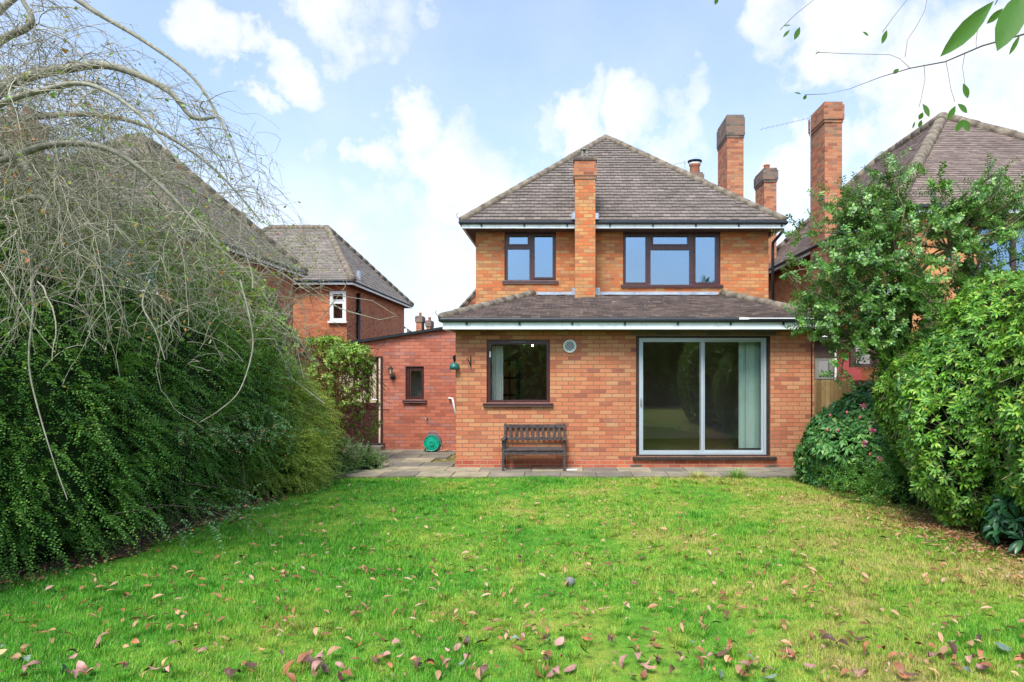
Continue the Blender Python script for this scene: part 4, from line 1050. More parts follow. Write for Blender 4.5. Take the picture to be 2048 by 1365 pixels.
# holly tree: trunk, limbs, twigs with clustered leaves
hl = empty('holly_tree', (5.0,9.4,0), 'open holly tree with glossy leaves in front of the right neighbouring house', 'tree')
rh_ = np.random.default_rng(101)
def curve(p, q, sag=0.0, n=6, wob=.06, r=rh_):
    p = np.array(p, float); q = np.array(q, float); L = np.linalg.norm(q-p); pts = []
    o = r.normal(size=3)*wob*L
    for i in range(n+1):
        t = i/n; pts.append(p*(1-t)+q*t + (np.array((0,0,sag*L))+o)*math.sin(math.pi*t) + (r.normal(size=3)*wob*.15*L if 0 < i < n else 0))
    return pts
m = MB()
tb = np.array((5.05,9.45,0)); forks = []
for q, r0 in (((4.9,9.4,1.7), .06), ((5.3,9.2,2.0), .055), ((5.0,9.7,2.2), .05)):
    m.tube(curve(tb+rh_.normal(size=3)*(.05,.05,0), q, 0, 6, .04), np.linspace(r0, r0*.7, 7), 8); forks.append(np.array(q))
m.build('trunk', M['bark_green'], hl, smooth=True)
clumps = []
spec = [((4.55,9.2,3.35),(1.35,1.1,1.05),46), ((5.8,9.2,3.35),(1.1,1.1,1.25),30), ((3.9,9.3,2.7),(.95,.8,.75),20), ((4.7,9.0,2.0),(1.0,.8,.5),22), ((4.3,9.1,4.0),(.5,.5,.45),4), ((5.9,8.8,4.1),(.8,.8,.4),9)]
for c_, R_, n in spec:
    d = rnd_dirs(n, rh_)*(rh_.uniform(.35,1,(n,1))**.6); clumps.append(np.array(c_)+d*np.array(R_))
clumps = np.concatenate(clumps); clumps = np.concatenate([clumps, np.array((4.3,9.2,2.5))+rh_.normal(size=(16,3))*np.array((.6,.4,.4))])
clumps = np.vstack([clumps, [at(1575,548,9.2), at(1590,560,9.2), at(1600,640,9.3), at(1625,600,9.2), at(1640,410,9.0), at(1670,390,9.0), at(1770,345,9.0), at(1760,370,9.0), at(1860,350,9.0), at(1990,345,8.9)]])
mb, tw = MB(), MB(); LP, LD = [], []
hubs = [np.array(h) for h in ((4.3,9.2,2.6),(4.9,9.2,2.9),(5.6,9.1,3.0),(4.0,9.3,2.2),(5.2,9.0,3.4),(4.5,9.1,3.3))]
for h in hubs:
    f = min(forks, key=lambda a: np.linalg.norm(a-h)); mb.tube(curve(f, h, .05, 6, .08), np.linspace(.04,.022,7), 6)
for c_ in clumps:
    h = min(hubs, key=lambda a: np.linalg.norm(a-c_) - .15*a[2]); path = curve(h, c_, rh_.uniform(-.05,.15), 7, .09)
    mb.tube(path, np.linspace(.017,.006,8), 5, cap=False)
    for k in range(12):
        s0 = path[rh_.integers(3,8)]; d = unit(rh_.normal(size=3)+(c_-h)/max(.3,np.linalg.norm(c_-h))*.9+np.array((0,0,.25))); L = rh_.uniform(.16,.42)
        e_ = s0+d*L; tw.tube([s0, s0+d*L*.5+(0,0,.02), e_], [.0045,.0035,.002], 3, cap=False)
        for t in np.linspace(.3,1,9):
            LP.append(s0+d*L*t); LD.append(d)
mb.build('limbs', M['bark_green'], hl, smooth=True); tw.build('twigs', M['bark_green'], hl)
LP = np.array(LP); LD = np.array(LD)
rosettes(LP, LD, 3, 103, .052, .032, 'foliage', M['lf_holly'], hl, T=T_OVAL, spread=1.0, sag=.05)
# denser dark tree growth behind, low
QE = [(5.9,10.5,1.1,.6,.6,.8)]
qq = empty('dark_shrub', (5.7,10.6,0), 'dark leafy shrub behind the pink flowered rhododendron below the holly', 'shrub')
core_mesh(QE, .65, 18, 'shade_core', M['core'], qq)
P, N = hull(QE, 700, 105, amp=.18, scale=4); rosettes(P-N*.1, face_dirs(N, 106, .5, .6, .4), 5, 107, .06, .034, 'foliage', M['lf_rhodo'], qq, T=T_OVAL)

# ------------------------------------------------------------------ left: the weeping tree
wt = empty('weeping_tree', (-6.3,6.3,0), 'bare weeping tree with arching pale tangled twigs above the dark hedge', 'tree')
rw_ = np.random.default_rng(201)
m = MB(); m.tube(curve((-6.35,6.4,0), (-6.2,6.3,3.4), 0, 8, .03, rw_), np.linspace(.15,.11,9), 10); m.build('trunk', M['bark_grey'], wt, smooth=True)
m = MB(); limbs = []
def limb(pts, r0, r1):
    p = [np.array(at(*q)) if q[2] is not None else None for q in pts]
    # refine with catmull-rom
    out = []
    for i in range(len(p)-1):
        a, b, c_, d = p[max(0,i-1)], p[i], p[i+1], p[min(len(p)-1,i+2)]
        for t in np.linspace(0,1,6,endpoint=False): out.append(.5*((2*b)+(-a+c_)*t+(2*a-5*b+4*c_-d)*t*t+(-a+3*b-3*c_+d)*t**3))
    out.append(p[-1]); m.tube(out, np.linspace(r0, r1, len(out)), 7, cap=False); limbs.append(out)
T0 = (-180,330,6.3)
limb([T0,(0,182,6.2),(60,152,6.1),(120,140,6.0),(200,130,6.0),(270,148,5.9),(340,185,5.9),(385,235,5.9),(430,235,6.0)], .06, .012)
limb([T0,(-60,140,6.4),(0,82,6.3),(55,55,6.2),(62,30,6.2),(45,0,6.2),(20,-60,6.2)], .05, .012)
limb([T0,(-40,300,6.0),(20,310,5.8),(60,345,5.7),(90,380,5.6)], .055, .02)
limb([T0,(-80,120,6.6),(0,20,6.8),(90,-30,6.9),(200,30,7.0),(300,90,7.0),(390,160,7.0),(450,260,7.0),(490,360,7.0)], .045, .006)
limb([T0,(0,250,7.0),(120,230,7.2),(230,235,7.3),(330,270,7.3),(430,340,7.3),(520,440,7.3)], .045, .007)
limb([T0,(-30,330,5.6),(100,290,5.3),(220,300,5.2),(330,380,5.2),(420,480,5.2)], .04, .008)
limb([T0,(0,400,5.9),(60,395,5.3),(90,400,5.2),(104,430,5.15),(100,460,5.1),(65,515,5.1),(68,560,5.1)], .03, .008)
limb([T0,(30,330,7.4),(180,330,7.8),(320,350,8.0),(450,420,8.2),(560,520,8.3)], .04, .007)
limb([T0,(-20,220,5.2),(90,180,4.9),(180,170,4.8),(280,230,4.7),(360,330,4.7)], .03, .006)
limb([T0,(-40,420,7.0),(100,400,7.5),(260,400,8.2),(420,450,8.6),(560,560,8.8)], .035, .006)
limb([(62,560,5.1),(66,620,5.05),(58,700,5.0),(62,760,5.0),(85,850,4.95),(110,930,4.95),(135,1000,4.95)], .009, .003)
limb([(480,560,5.6),(500,640,5.5),(505,700,5.5),(480,780,5.4),(440,820,5.4),(400,845,5.4)], .008, .003)
limb([(260,330,5.2),(272,345,5.2),(265,400,5.2),(262,440,5.1)], .01, .004)
limb([(300,560,5.0),(285,610,4.95),(310,660,4.9),(330,720,4.9)], .007, .003)
m.build('limbs', M['bark_grey'], wt, smooth=True)
# twigs: arcs leaving the limbs and the umbrella of growth, then falling
def ribbon_tubes(name, paths, radii, mat, parent, k=3):
    """paths: (S, n, 3); radii: (S, n)"""
    S, n, _ = paths.shape
    d = np.gradient(paths, axis=1); d = unit(d); u = unit(np.cross(d, np.array((.31,.77,.55)))); w = np.cross(d, u)
    rings = []
    for j in range(k):
        t = 2*math.pi*j/k; rings.append(paths + (u*math.cos(t)+w*math.sin(t))*radii[...,None])
    v = np.stack(rings, 2).reshape(-1,3)
    f = []
    for i in range(n-1):
        for j in range(k): f += [i*k+j, i*k+(j+1)%k, (i+1)*k+(j+1)%k, (i+1)*k+j]
    loops = (np.array(f)[None]+(np.arange(S)*n*k)[:,None]).ravel()
    return link_mesh(name, arr_mesh(name, v, loops, np.full(S*(n-1)*k, 4)), mat, parent, smooth=True)
def arcs(P0, D0, L, fall, n, seed, curl=.12):
    r = np.random.default_rng(seed); S = len(P0); t = np.linspace(0,1,n)
    p = np.zeros((S,n,3)); p[:,0] = P0; d = unit(D0); step = (L/(n-1))[:,None]
    drift = r.normal(size=(S,3))*curl
    for i in range(1,n):
        d = unit(d + np.array((0,0,-1.))*fall[:,None]/(n-1) + drift/(n-1)*2 + r.normal(size=(S,3))*curl*.45)
        kink = r.random((S,1)) < .2; d = np.where(kink, unit(d + r.normal(size=(S,3))*.35), d)
        p[:,i] = p[:,i-1] + d*step
    return p
AX = np.array((-6.0,6.4))
main = [l for l in limbs[:10]]
allp = np.concatenate([np.array(l)[4:] for l in main])
S = 950
P0 = allp[rw_.integers(0,len(allp),S)] + rw_.normal(size=(S,3))*.12
# extra origins over the umbrella surface
S2 = 820; th = rw_.uniform(-1.75,1.75,S2); rr_ = rw_.uniform(.4,2.9,S2)
U = np.stack([AX[0]+rr_*np.cos(th)*1.05, AX[1]+rr_*np.sin(th), 4.25-.23*rr_**2+rw_.normal(size=S2)*.22-.35*rw_.random(S2)], 1)
P0 = np.concatenate([P0, U]); S = len(P0)
out = unit(np.concatenate([P0[:,:2]-AX, np.zeros((S,1))], 1))
D0 = unit(out + rw_.normal(size=(S,3))*.8 + np.array((.25,0,.3)))
L = rw_.uniform(.35,1.7,S); fall = rw_.uniform(.2,2.3,S)
A = arcs(P0, D0, L, fall, 16, 203, .17)
ok = (A[:,:,2].min(1) > 1.75) & (A[:,:,1].min(1) > 3.9) & (A[:,:,0].max(1) < -2.05)
# silhouette of the crown: a dome about the trunk
rad = np.linalg.norm((A - np.array((-5.9,6.5,1.6)))/np.array((3.75,3.5,3.8)), axis=2).max(1); ok &= rad < rw_.uniform(.93,1.09,S)
A = A[ok]; S = len(A)
rb = rw_.uniform(.0022,.0055,S)[:,None]*np.linspace(1.1,.35,16)[None]
ribbon_tubes('twigs', A, rb, M['twig'], wt, 4)
# side twiglets
NS = 8000; i0 = rw_.integers(0,S,NS); j0 = rw_.integers(2,15,NS)
P1 = A[i0,j0]; D1 = unit((A[i0,np.minimum(j0+1,15)]-A[i0,j0-1])) + rw_.normal(size=(NS,3))*.95
B = arcs(P1, D1, rw_.uniform(.05,.5,NS), rw_.uniform(.0,1.6,NS), 7, 204, .2)
ok = (B[:,:,1].min(1) > 3.8) & (B[:,:,2].min(1) > 1.6) & (np.linalg.norm((B[:,-1] - np.array((-5.9,6.5,1.6)))/np.array((3.75,3.5,3.8)), axis=1) < 1.03); B = B[ok]
# hanging long strands
S3 = 34; P2 = np.stack([rw_.uniform(-5.0,-3.2,S3), rw_.uniform(4.7,6.6,S3), rw_.uniform(2.3,3.1,S3)], 1)
C_ = arcs(P2, unit(rw_.normal(size=(S3,3))*.5+np.array((.5,-.1,-.2))), rw_.uniform(.7,1.5,S3), rw_.uniform(.6,2.2,S3), 14, 206, .22)
C_ = C_[(C_[:,:,2].min(1) > .9) & (C_[:,:,0].max(1) < -2.4)]
ribbon_tubes('hanging_twigs', C_, np.linspace(.0065,.0025,14)[None]*np.ones((len(C_),1)), M['twig'], wt, 4)
# long thin stray twigs toward the outhouse
st = MB()
for q in ([(560,545,8.3),(640,600,8.2),(700,625,8.1),(760,640,8.0),(795,632,8.0)], [(520,470,8.0),(600,560,8.0),(680,618,7.9),(735,633,7.9)], [(560,600,8),(620,590,8),(680,592,8),(745,602,8),(790,630,8)], [(640,640,8.0),(690,575,8),(698,545,8),(715,530,8)]):
    st.tube([at(*k) for k in q], np.linspace(.006,.003,len(q)), 4, cap=False)
st.build('stray_twigs', M['twig'], wt)
# few remaining leaves
i1 = rw_.integers(0,len(B),3000); LPx = B[i1,-1]; LPx = LPx
w_ = (LPx[:,0] > -4.6) | (rw_.random(3000) < .6); LPx = LPx[w_]
ex = np.array([at(px,py,8.0) for px,py in zip(rw_.normal(590,38,130), rw_.normal(505,32,130))]); ex[:,1] += rw_.normal(size=130)*.25
LPx = np.concatenate([LPx, ex]); n = len(LPx)
me = scatter_mesh('leaves', T_OVAL, LPx, unit(rnd_dirs(n)+np.array((0,0,-.5))), rnd_dirs(n), rw_.uniform(.02,.042,n), rw_.uniform(.015,.03,n)); link_mesh('leaves', me, M['lf_autumn'], wt)
E2 = arcs(ex[:90]-np.array((.3,0,.12)), unit(np.tile((.8,0,.4),(90,1))+rw_.normal(size=(90,3))*.3), rw_.uniform(.3,.5,90), np.full(90,.5), 7, 207, .15)
B = np.concatenate([B, E2]); ribbon_tubes('side_twigs', B, rw_.uniform(.0018,.0036,len(B))[:,None]*np.linspace(1,.4,7)[None], M['twig'], wt, 3)

# leafy young tree growing inside the twigs, seen green between them
IE = [(-7.3,9.3,2.8,1.6,1.2,1.6), (-6.0,9.8,2.7,1.3,1.0,1.5), (-5.0,10.0,2.3,.85,.9,1.1)]
it = empty('background_shrub', (-6.6,9.5,0), 'tall olive green shrub behind the tangled twigs of the weeping tree', 'shrub')
P, N = hull(IE, 6500, 111, amp=.16, scale=3, back_keep=.3)
rosettes(P-N*.15, face_dirs(N, 112, .5, .8, .3), 5, 113, .07, .036, 'foliage', leaf_mat('olive_leaf', [(0,(.08,.18,.02)),(.5,(.17,.33,.04)),(.9,(.32,.45,.07)),(1,(.42,.26,.06))]), it)
Pi, Ni = hull(IE, 500, 114, amp=.16, scale=3, back_keep=.3)
stems(Pi, face_dirs(Ni, 115, .6, .6, .8), .8, .008, 'stems', M['bark_grey'], it)

# ------------------------------------------------------------------ top right: overhanging branch close by
ov = empty('overhanging_tree', (2.6,1.0,0), 'thin dark branch with hanging green leaves reaching in at the top right', 'tree')
m = MB(); m.tube([(2.6,.9,0),(2.58,1.0,1.5),(2.5,1.3,2.6),(2.3,1.7,3.1)], [.06,.05,.035,.02], 8)
m.tube([(2.3,1.7,3.1),(1.9,1.95,2.95),at(2080,60,2.1),at(1965,92,2.1),at(1890,124,2.15),at(1820,137,2.2),at(1760,155,2.25),at(1700,178,2.3),at(1655,188,2.3)], [.02,.013,.0032,.0026,.0022,.0018,.0012,.0008,.0004], 6, cap=False)
m.tube([(2.3,1.7,3.1),(1.8,1.4,2.9),at(2120,-60,1.4),at(2000,-10,1.4),at(1990,10,1.4)], [.018,.01,.003,.002,.001], 6, cap=False)
for q in ([(1848,130,2.2),(1850,160,2.2),(1843,195,2.2),(1838,215,2.2)], [(1892,124,2.2),(1897,150,2.2),(1902,180,2.2),(1910,205,2.2)], [(1820,137,2.2),(1800,118,2.2),(1780,110,2.2),(1740,109,2.2),(1700,108,2.2)], [(1810,115,2.3),(1815,80,2.3),(1835,50,2.3),(1850,20,2.3),(1858,-20,2.3)], [(1955,60,2.2),(1952,85,2.2),(1953,98,2.15)], [(1930,105,2.2),(1925,135,2.2),(1930,170,2.2)],
          [(1560,60,2.4),(1590,30,2.4),(1640,-10,2.4),(1700,-40,2.4)], [(1765,65,2.4),(1790,30,2.4),(1830,-20,2.4)], [(1610,190,2.4),(1655,188,2.3)], [(1635,105,2.4),(1700,108,2.2)], [(1430,0,2.4),(1450,-40,2.4)]):
    m.tube([at(*k) for k in q], [.0011]+[.0008]*(len(q)-1), 4, cap=False)
m.build('branches', M['twig_dark'], ov)
def leaf_at(px0, py0, px1, py1, Y, wid, roll=.0):
    a = np.array(at(px0,py0,Y)); b = np.array(at(px1,py1,Y+.01)); L = np.linalg.norm(b-a)
    return a, b-a, np.array((roll, -1.0, .15)), L, L*wid
T_BIG = (np.array([(0,0,0),(.12,.16,.01),(.3,.36,.02),(.5,.46,.02),(.7,.4,.01),(.87,.22,-.02),(1,0,-.05),(.87,-.22,-.02),(.7,-.4,.01),(.5,-.46,.02),(.3,-.36,.02),(.12,-.16,.01),(.3,0,-.02),(.6,0,-.03)]),
         [(0,12,1),(1,12,2),(2,12,13,3),(3,13,4),(4,13,5),(5,13,6),(0,11,12),(11,10,12),(10,9,13,12),(9,8,13),(8,7,13),(7,6,13)])
lv = [leaf_at(1988,2,1884,112,1.35,.27,.3), leaf_at(2052,-25,1996,100,1.3,.42,-.3), leaf_at(2040,70,2019,110,1.4,.25), leaf_at(2006,17,1974,48,1.5,.4,.5), leaf_at(1600,54,1589,80,2.4,.45), leaf_at(1580,60,1566,75,2.4,.35), leaf_at(1582,51,1567,52,2.4,.3), leaf_at(1774,60,1764,88,2.4,.4), leaf_at(1725,64,1738,72,2.4,.4),
      leaf_at(1926,167,1937,197,2.2,.5), leaf_at(1845,208,1860,234,2.2,.62,.4), leaf_at(1846,225,1838,240,2.2,.7), leaf_at(1843,240,1838,256,2.2,.6), leaf_at(1830,243,1825,258,2.2,.3), leaf_at(1911,212,1896,240,2.2,.45), leaf_at(1915,208,1936,226,2.2,.5), leaf_at(1925,240,1912,264,2.2,.5), leaf_at(1924,240,1940,262,2.2,.7), leaf_at(1798,138,1786,148,2.25,.7), leaf_at(1613,190,1607,200,2.4,.7), leaf_at(1588,186,1603,188,2.4,.25), leaf_at(1640,103,1630,109,2.4,.3), leaf_at(1436,-6,1430,10,2.4,.6)]
for a, f, u_, L_, W_ in lv:
    me = scatter_mesh('leaf', T_BIG, a[None], f[None], u_[None], L_, W_); link_mesh('leaf', me, M['lf_over'], ov, smooth=True)

# ------------------------------------------------------------------ far garden behind the camera (seen only in the glass) and beyond
BE = [(x, -9-.4*abs(i%3), 1.6, 2.3, 1.5, 2.2+.5*((i*7)%3)) for i, x in enumerate(np.linspace(-9,10,8))]
bh = empty('garden_end_hedge', (0,-9,0), 'tall dark hedge at the end of the garden mirrored in the patio door glass', 'hedge')
core_mesh(BE, .8, 19, 'shade_core', M['core'], bh)
P, N = hull(BE, 5200, 121, amp=.2, scale=1.2, back_keep=1); rosettes(P, face_dirs(N, 122, .6, .6, .2), 4, 123, .2, .12, 'foliage', M['lf_hedge'], bh, T=T_DIA)
BE = [(4.9,1.5,1.4,.9,2.6,1.6),(-5.6,0,1.3,.9,3.0,1.7)]
for i, e_ in enumerate(BE):
    s_ = empty('side_hedge', (e_[0],e_[1],0), ('right' if i == 0 else 'left')+' hand hedge beside the near lawn mirrored in the glass', 'hedge')
    core_mesh([e_], .8, 20+i, 'shade_core', M['core'], s_)
    P, N = hull([e_], 1300, 131+i, amp=.12, scale=2, back_keep=1)
    kp = (np.abs((P[:,0])*F/np.maximum(P[:,1],.1)) > 1180) | (P[:,1] < .3); P, N = P[kp], N[kp]
    rosettes(P, face_dirs(N, 133+i, .6, .6, .2), 5, 135+i, .11, .06, 'foliage', M['lf_hedge'], s_, T=T_DIA)

# ------------------------------------------------------------------ ground
def lawn_mat(blades):
    t = NT('lawn_blades' if blades else 'lawn_base')
    p = t.pos(); sx = t.n('ShaderNodeSeparateXYZ', Vector=p)
    n1 = t.noise(.8, 4, .6); n2 = t.noise(3.4, 4, .65)
    # mossy yellow patches, more of them toward the right of the lawn
    f = t.math('ADD', t.math('ADD', t.math('MULTIPLY', sx.outputs[0], .045), .06), t.math('ADD', t.math('MULTIPLY', n1, 1.25), t.math('MULTIPLY', n2, .7)))
    g = t.n('ShaderNodeNewGeometry')
    tf_ = t.noise(9, 3, .6)
    if blades: f = t.math('ADD', f, t.math('MULTIPLY', t.math('SUBTRACT', g.outputs['Random Per Island'], .5), .35))
    col = t.ramp(t.math('SUBTRACT', f, .45), [(.15,(.06,.27,.025)),(.38,(.11,.38,.03)),(.55,(.2,.46,.045)),(.72,(.4,.5,.07)),(.93,(.56,.44,.17))])
    col = t.mix(.75, col, t.ramp(tf_, [(.34,(.42,.55,.4)),(.5,(.95,.98,.95)),(.7,(1.2,1.12,1.1))]), 'MULTIPLY')
    if blades:
        col = t.mix(t.math('MULTIPLY', t.math('GREATER_THAN', g.outputs['Random Per Island'], .955), .8), col, (.5,.42,.2))
        sh = t.bsdf(col, .5, None, .25); tr = t.n('ShaderNodeBsdfTranslucent'); t.set(tr, 'Color', col)
        m_ = t.n('ShaderNodeMixShader'); t.set(m_, 'i0', .3); t.set(m_, 'i1', sh); t.set(m_, 'i2', tr.outputs[0]); return t.done(m_.outputs[0])
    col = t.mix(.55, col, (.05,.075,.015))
    return t.done(t.bsdf(col, .95, t.bump(t.noise(40, 4), .6, .01), .1))
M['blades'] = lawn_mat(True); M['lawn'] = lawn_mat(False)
wz = Wave(301, .7); wz2 = Wave(302, 2.6)
def gz(x, y):
    q = np.stack([np.asarray(x,float), np.asarray(y,float), np.zeros_like(np.asarray(x,float))], -1)
    return .018*wz(q) + .008*wz2(q) - .012
nx, ny = 150, 140
gx_ = np.linspace(-7.5,7.5,nx); gy_ = np.linspace(-8,10.96,ny); X, Y_ = np.meshgrid(gx_, gy_)
Z = gz(X, Y_); V = np.stack([X,Y_,Z], -1).reshape(-1,3)
ii = (np.arange(ny-1)[:,None]*nx + np.arange(nx-1)[None]).ravel(); lp = np.stack([ii, ii+1, ii+nx+1, ii+nx], 1).ravel()
o = link_mesh('lawn', arr_mesh('lawn', V, lp, np.full(len(ii),4)), M['lawn'], None, (0,5,0), True); tag(o, kind='structure')
m = MB(); m.add([(-400,-300,-.09),(400,-300,-.09),(400,600,-.09),(-400,600,-.09)], [(0,1,2,3)]); tag(m.build('ground', M['soil'], None, (0,0,-.09)), kind='structure')

rg = np.random.default_rng(303)
def edgeL(y): return np.interp(y, [2.5,5.35,6.4,8,10,10.9], [-4.9,-4.55,-4.15,-4.0,-3.85,-3.7])
def edgeR(y): return np.interp(y, [2.5,6.0,7.0,8.7,9.6,10.8], [4.6,4.35,4.35,4.75,4.6,4.2])
# bare leaf-littered soil under the shrubs both sides
for nm, xs, sgn in (('border_soil_left', edgeL, -1), ('border_soil_right', edgeR, 1)):
    ys = np.linspace(2.5,10.95,60); m = MB(); vs = []; fs = []
    for y in ys:
        e_ = xs(y)+.1*math.sin(y*5.1)*.6; 
        for k, d in enumerate((0, .25, .8, 3.0)): x = e_+sgn*d; vs.append((x, y, float(gz(x,y))+(.008 if k == 0 else .02)))
    for i in range(len(ys)-1):
        for k in range(3): fs.append((i*4+k,i*4+k+1,(i+1)*4+k+1,(i+1)*4+k))
    m.add(vs, fs); tag(m.build('border_soil', M['soil'], None, (0,6,0)), kind='structure')

def blades(n, y0, y1, h, w, seed, bare=True):
    r = np.random.default_rng(seed); y = y0+(y1-y0)*r.random(n); x = r.uniform(-5.0,5.0,n)
    k = (x > edgeL(y)-.12+r.normal(size=n)*.08) & (x < edgeR(y)+.12+r.normal(size=n)*.1) & (np.abs(x*F/np.maximum(y,.1)-(1024-1130)) < 1120)
    k &= (y < 10.97 + .05*np.sin(x*9)+.03*r.normal(size=n))
    x, y = x[k], y[k]; n = len(x)
    q = np.stack([x,y,np.zeros(n)],1); tuft = Wave(304, 2.2)(q)+1.1*Wave(305, 7.0)(q)
    hh = h*np.clip(1+.5*tuft+.25*r.normal(size=n), .35, 2.2)
    # deep shade near the hedge keeps the grass thin
    a = r.uniform(0,6.28,n); lean = r.uniform(.2,2.0,n)
    fwd = np.stack([np.cos(a)*lean, np.sin(a)*lean, np.ones(n)],1)
    up = np.stack([np.cos(a), np.sin(a), np.full(n,-.4)],1)
    T = (np.array([(0,.5,0),(0,-.5,0),(.55,-.38,.05),(1,0,-.12),(.55,.38,.05)]), [(0,1,2,4),(4,2,3)])
    return scatter_mesh('grass', T, np.stack([x,y,gz(x,y)-.004],1), fwd, up, hh, w*r.uniform(.7,1.3,n)), n
for args in ((210000,3.3,5.2,.036,.0042,310), (190000,5.2,7.8,.035,.006,311), (150000,7.8,11.03,.036,.008,312)):
    me, n = blades(*args); o = link_mesh('grass', me, M['blades'], None, (0,args[1],0)); tag(o, 'short bright green grass with yellow mossy patches on the lawn', 'grass', kind='stuff')
rc = np.random.default_rng(330); nc = 420; cy = 3.4+7.4*rc.random(nc)**1.5; cx_2 = rc.uniform(edgeL(cy)+.1, edgeR(cy)-.1)
T5 = (np.array([(0,.5,0),(0,-.5,0),(.55,-.38,.05),(1,0,-.12),(.55,.38,.05)]), [(0,1,2,4),(4,2,3)])
nb = 70; a = rc.uniform(0,6.28,(nc,nb)); rd_ = np.abs(rc.normal(size=(nc,nb)))*rc.uniform(.02,.06,(nc,1)); x = (cx_2[:,None]+rd_*np.cos(a)).ravel(); y = (cy[:,None]+rd_*np.sin(a)).ravel(); a = a.ravel(); ln = rc.uniform(.1,1.2,a.size)
me = scatter_mesh('grass', T5, np.stack([x,y,gz(x,y)-.004],1), np.stack([np.cos(a)*ln,np.sin(a)*ln,np.ones(a.size)],1), np.stack([np.cos(a),np.sin(a),np.full(a.size,-.4)],1), rc.uniform(.035,.08,a.size), .0055*np.sqrt(y/4)); o = link_mesh('grass', me, M['blades'], None, (0,7,0)); tag(o, 'x', 'grass', kind='stuff')
# joined to one object below

# longer tufts by the patio edge
def tuft(name, x, y, n, h, w, label, mat, seed):
    r = np.random.default_rng(seed); a = r.uniform(0,6.28,n); rad = r.uniform(0,.1,n)**.8
    pos = np.stack([x+rad*np.cos(a), y+rad*np.sin(a)*.7, gz(x+rad*0, y+rad*0)],1); ln = r.uniform(.3,1.3,n)
    T = (np.array([(0,.5,0),(0,-.5,0),(.35,-.5,.12),(.7,-.3,.05),(1,0,-.2),(.7,.3,.05),(.35,.5,.12)]), [(0,1,2,6),(6,2,3,5),(5,3,4)])
    me = scatter_mesh(name, T, pos, np.stack([np.cos(a)*ln,np.sin(a)*ln,np.ones(n)],1), np.stack([-np.cos(a),-np.sin(a),np.full(n,.3)],1), h*r.uniform(.5,1.2,n), w)
    tag(link_mesh(name, me, mat, None, (x,y,0)), label, 'grass tuft')
tuft('grass_tuft', ax(1472,10.9), 10.9, 150, .22, .008, 'long leaved pale grass tuft on the patio edge below the sliding door', M['lf_light'], 1)
tuft('grass_tuft', ax(1395,10.9), 10.9, 120, .16, .007, 'shaggy grass tuft on the patio edge left of the long leaved one', M['blades'], 2)
tuft('grass_tuft', ax(1600,10.8), 10.8, 130, .18, .009, 'dark drooping grass tuft near the foot of the rhododendron', M['lf_rhodo'], 3)

# ------------------------------------------------------------------ fallen leaves
def fallen_template(kind, seed):
    r = np.random.default_rng(seed); n = 7; L = 1.0; vs = []; fs = []
    bend = r.uniform(.02,.34)*(1 if r.random() < .7 else -1); fold = r.uniform(.05,.45); wd = r.uniform(.15,.27); twist = r.uniform(-.5,.5)
    for i in range(n+1):
        t = i/n; w_ = wd*math.sin(math.pi*min(1,t*.97+.02))**.75; zc = bend*math.sin(math.pi*t); y0 = .06*math.sin(3*t)
        tw_ = twist*(t-.5)
        for s in (-1,0,1):
            yy = s*w_; zz = zc + abs(s)*w_*fold + s*w_*tw_
            vs.append((t-.5, y0+yy, zz))
    for i in range(n):
        for k in range(2): b = i*3+k; fs.append((b,b+3,b+4,b+1))
    return np.array(vs), fs
kinds = {
 'brown': ((.36,.14,.06), 'curled brown fallen leaf lying in the lawn grass'),
 'pink': ((.52,.27,.22), 'pale pinkish fallen leaf lying in the lawn grass'),
 'tan': ((.5,.3,.14), 'tan fallen leaf lying in the lawn grass'),
 'dark': ((.12,.06,.04), 'dark brown fallen leaf lying in the lawn grass'),
 'grey': ((.17,.24,.18), 'grey green fallen leaf lying in the lawn grass'),
}
lm = {}
for k, (c_, lab) in kinds.items():
    t = NT('fallen_%s_leaf' % k); oi = t.n('ShaderNodeObjectInfo')
    col = t.mix(.6, c_, t.ramp(oi.outputs['Random'], [(0,tuple(x*.3 for x in c_)),(.6,tuple(x*.8 for x in c_)),(1,tuple(min(1,x*1.45) for x in c_))]))
    col = t.mix(t.ramp(t.noise(55, 4), [(.45,(0,0,0)),(.7,(.6,.6,.6))]), col, tuple(x*.35 for x in c_))
    lm[k] = t.done(t.bsdf(col, .55, None, .4))
rf = np.random.default_rng(401)
protos = {}
for k in kinds:
    for j in range(4):
        tv, tf = fallen_template(k, hash((len(k)*7+j)) % 999 + j*13)
        me = bpy.data.meshes.new('fallen_leaf'); me.from_pydata((tv*.074).tolist(), [], tf); me.materials.append(lm[k]); me.polygons.foreach_set('use_smooth',[True]*len(me.polygons)); protos[(k,j)] = me
kk = list(kinds); cand = []
while len(cand) < 1500:
    y = 3.76 + 6.9*rf.random()**1.3; x = rf.uniform(-4.3,4.4)
    if not (edgeL(y)+.1 < x < edgeR(y)-.05): continue
    px = 1130+x*F/y
    if not (-20 < px < 2070): continue
    if y > 5.2 and rf.random() < .12+.12*(y-5.2): continue
    if x < -2 and rf.random() < .3: continue
    cand.append((x, y))
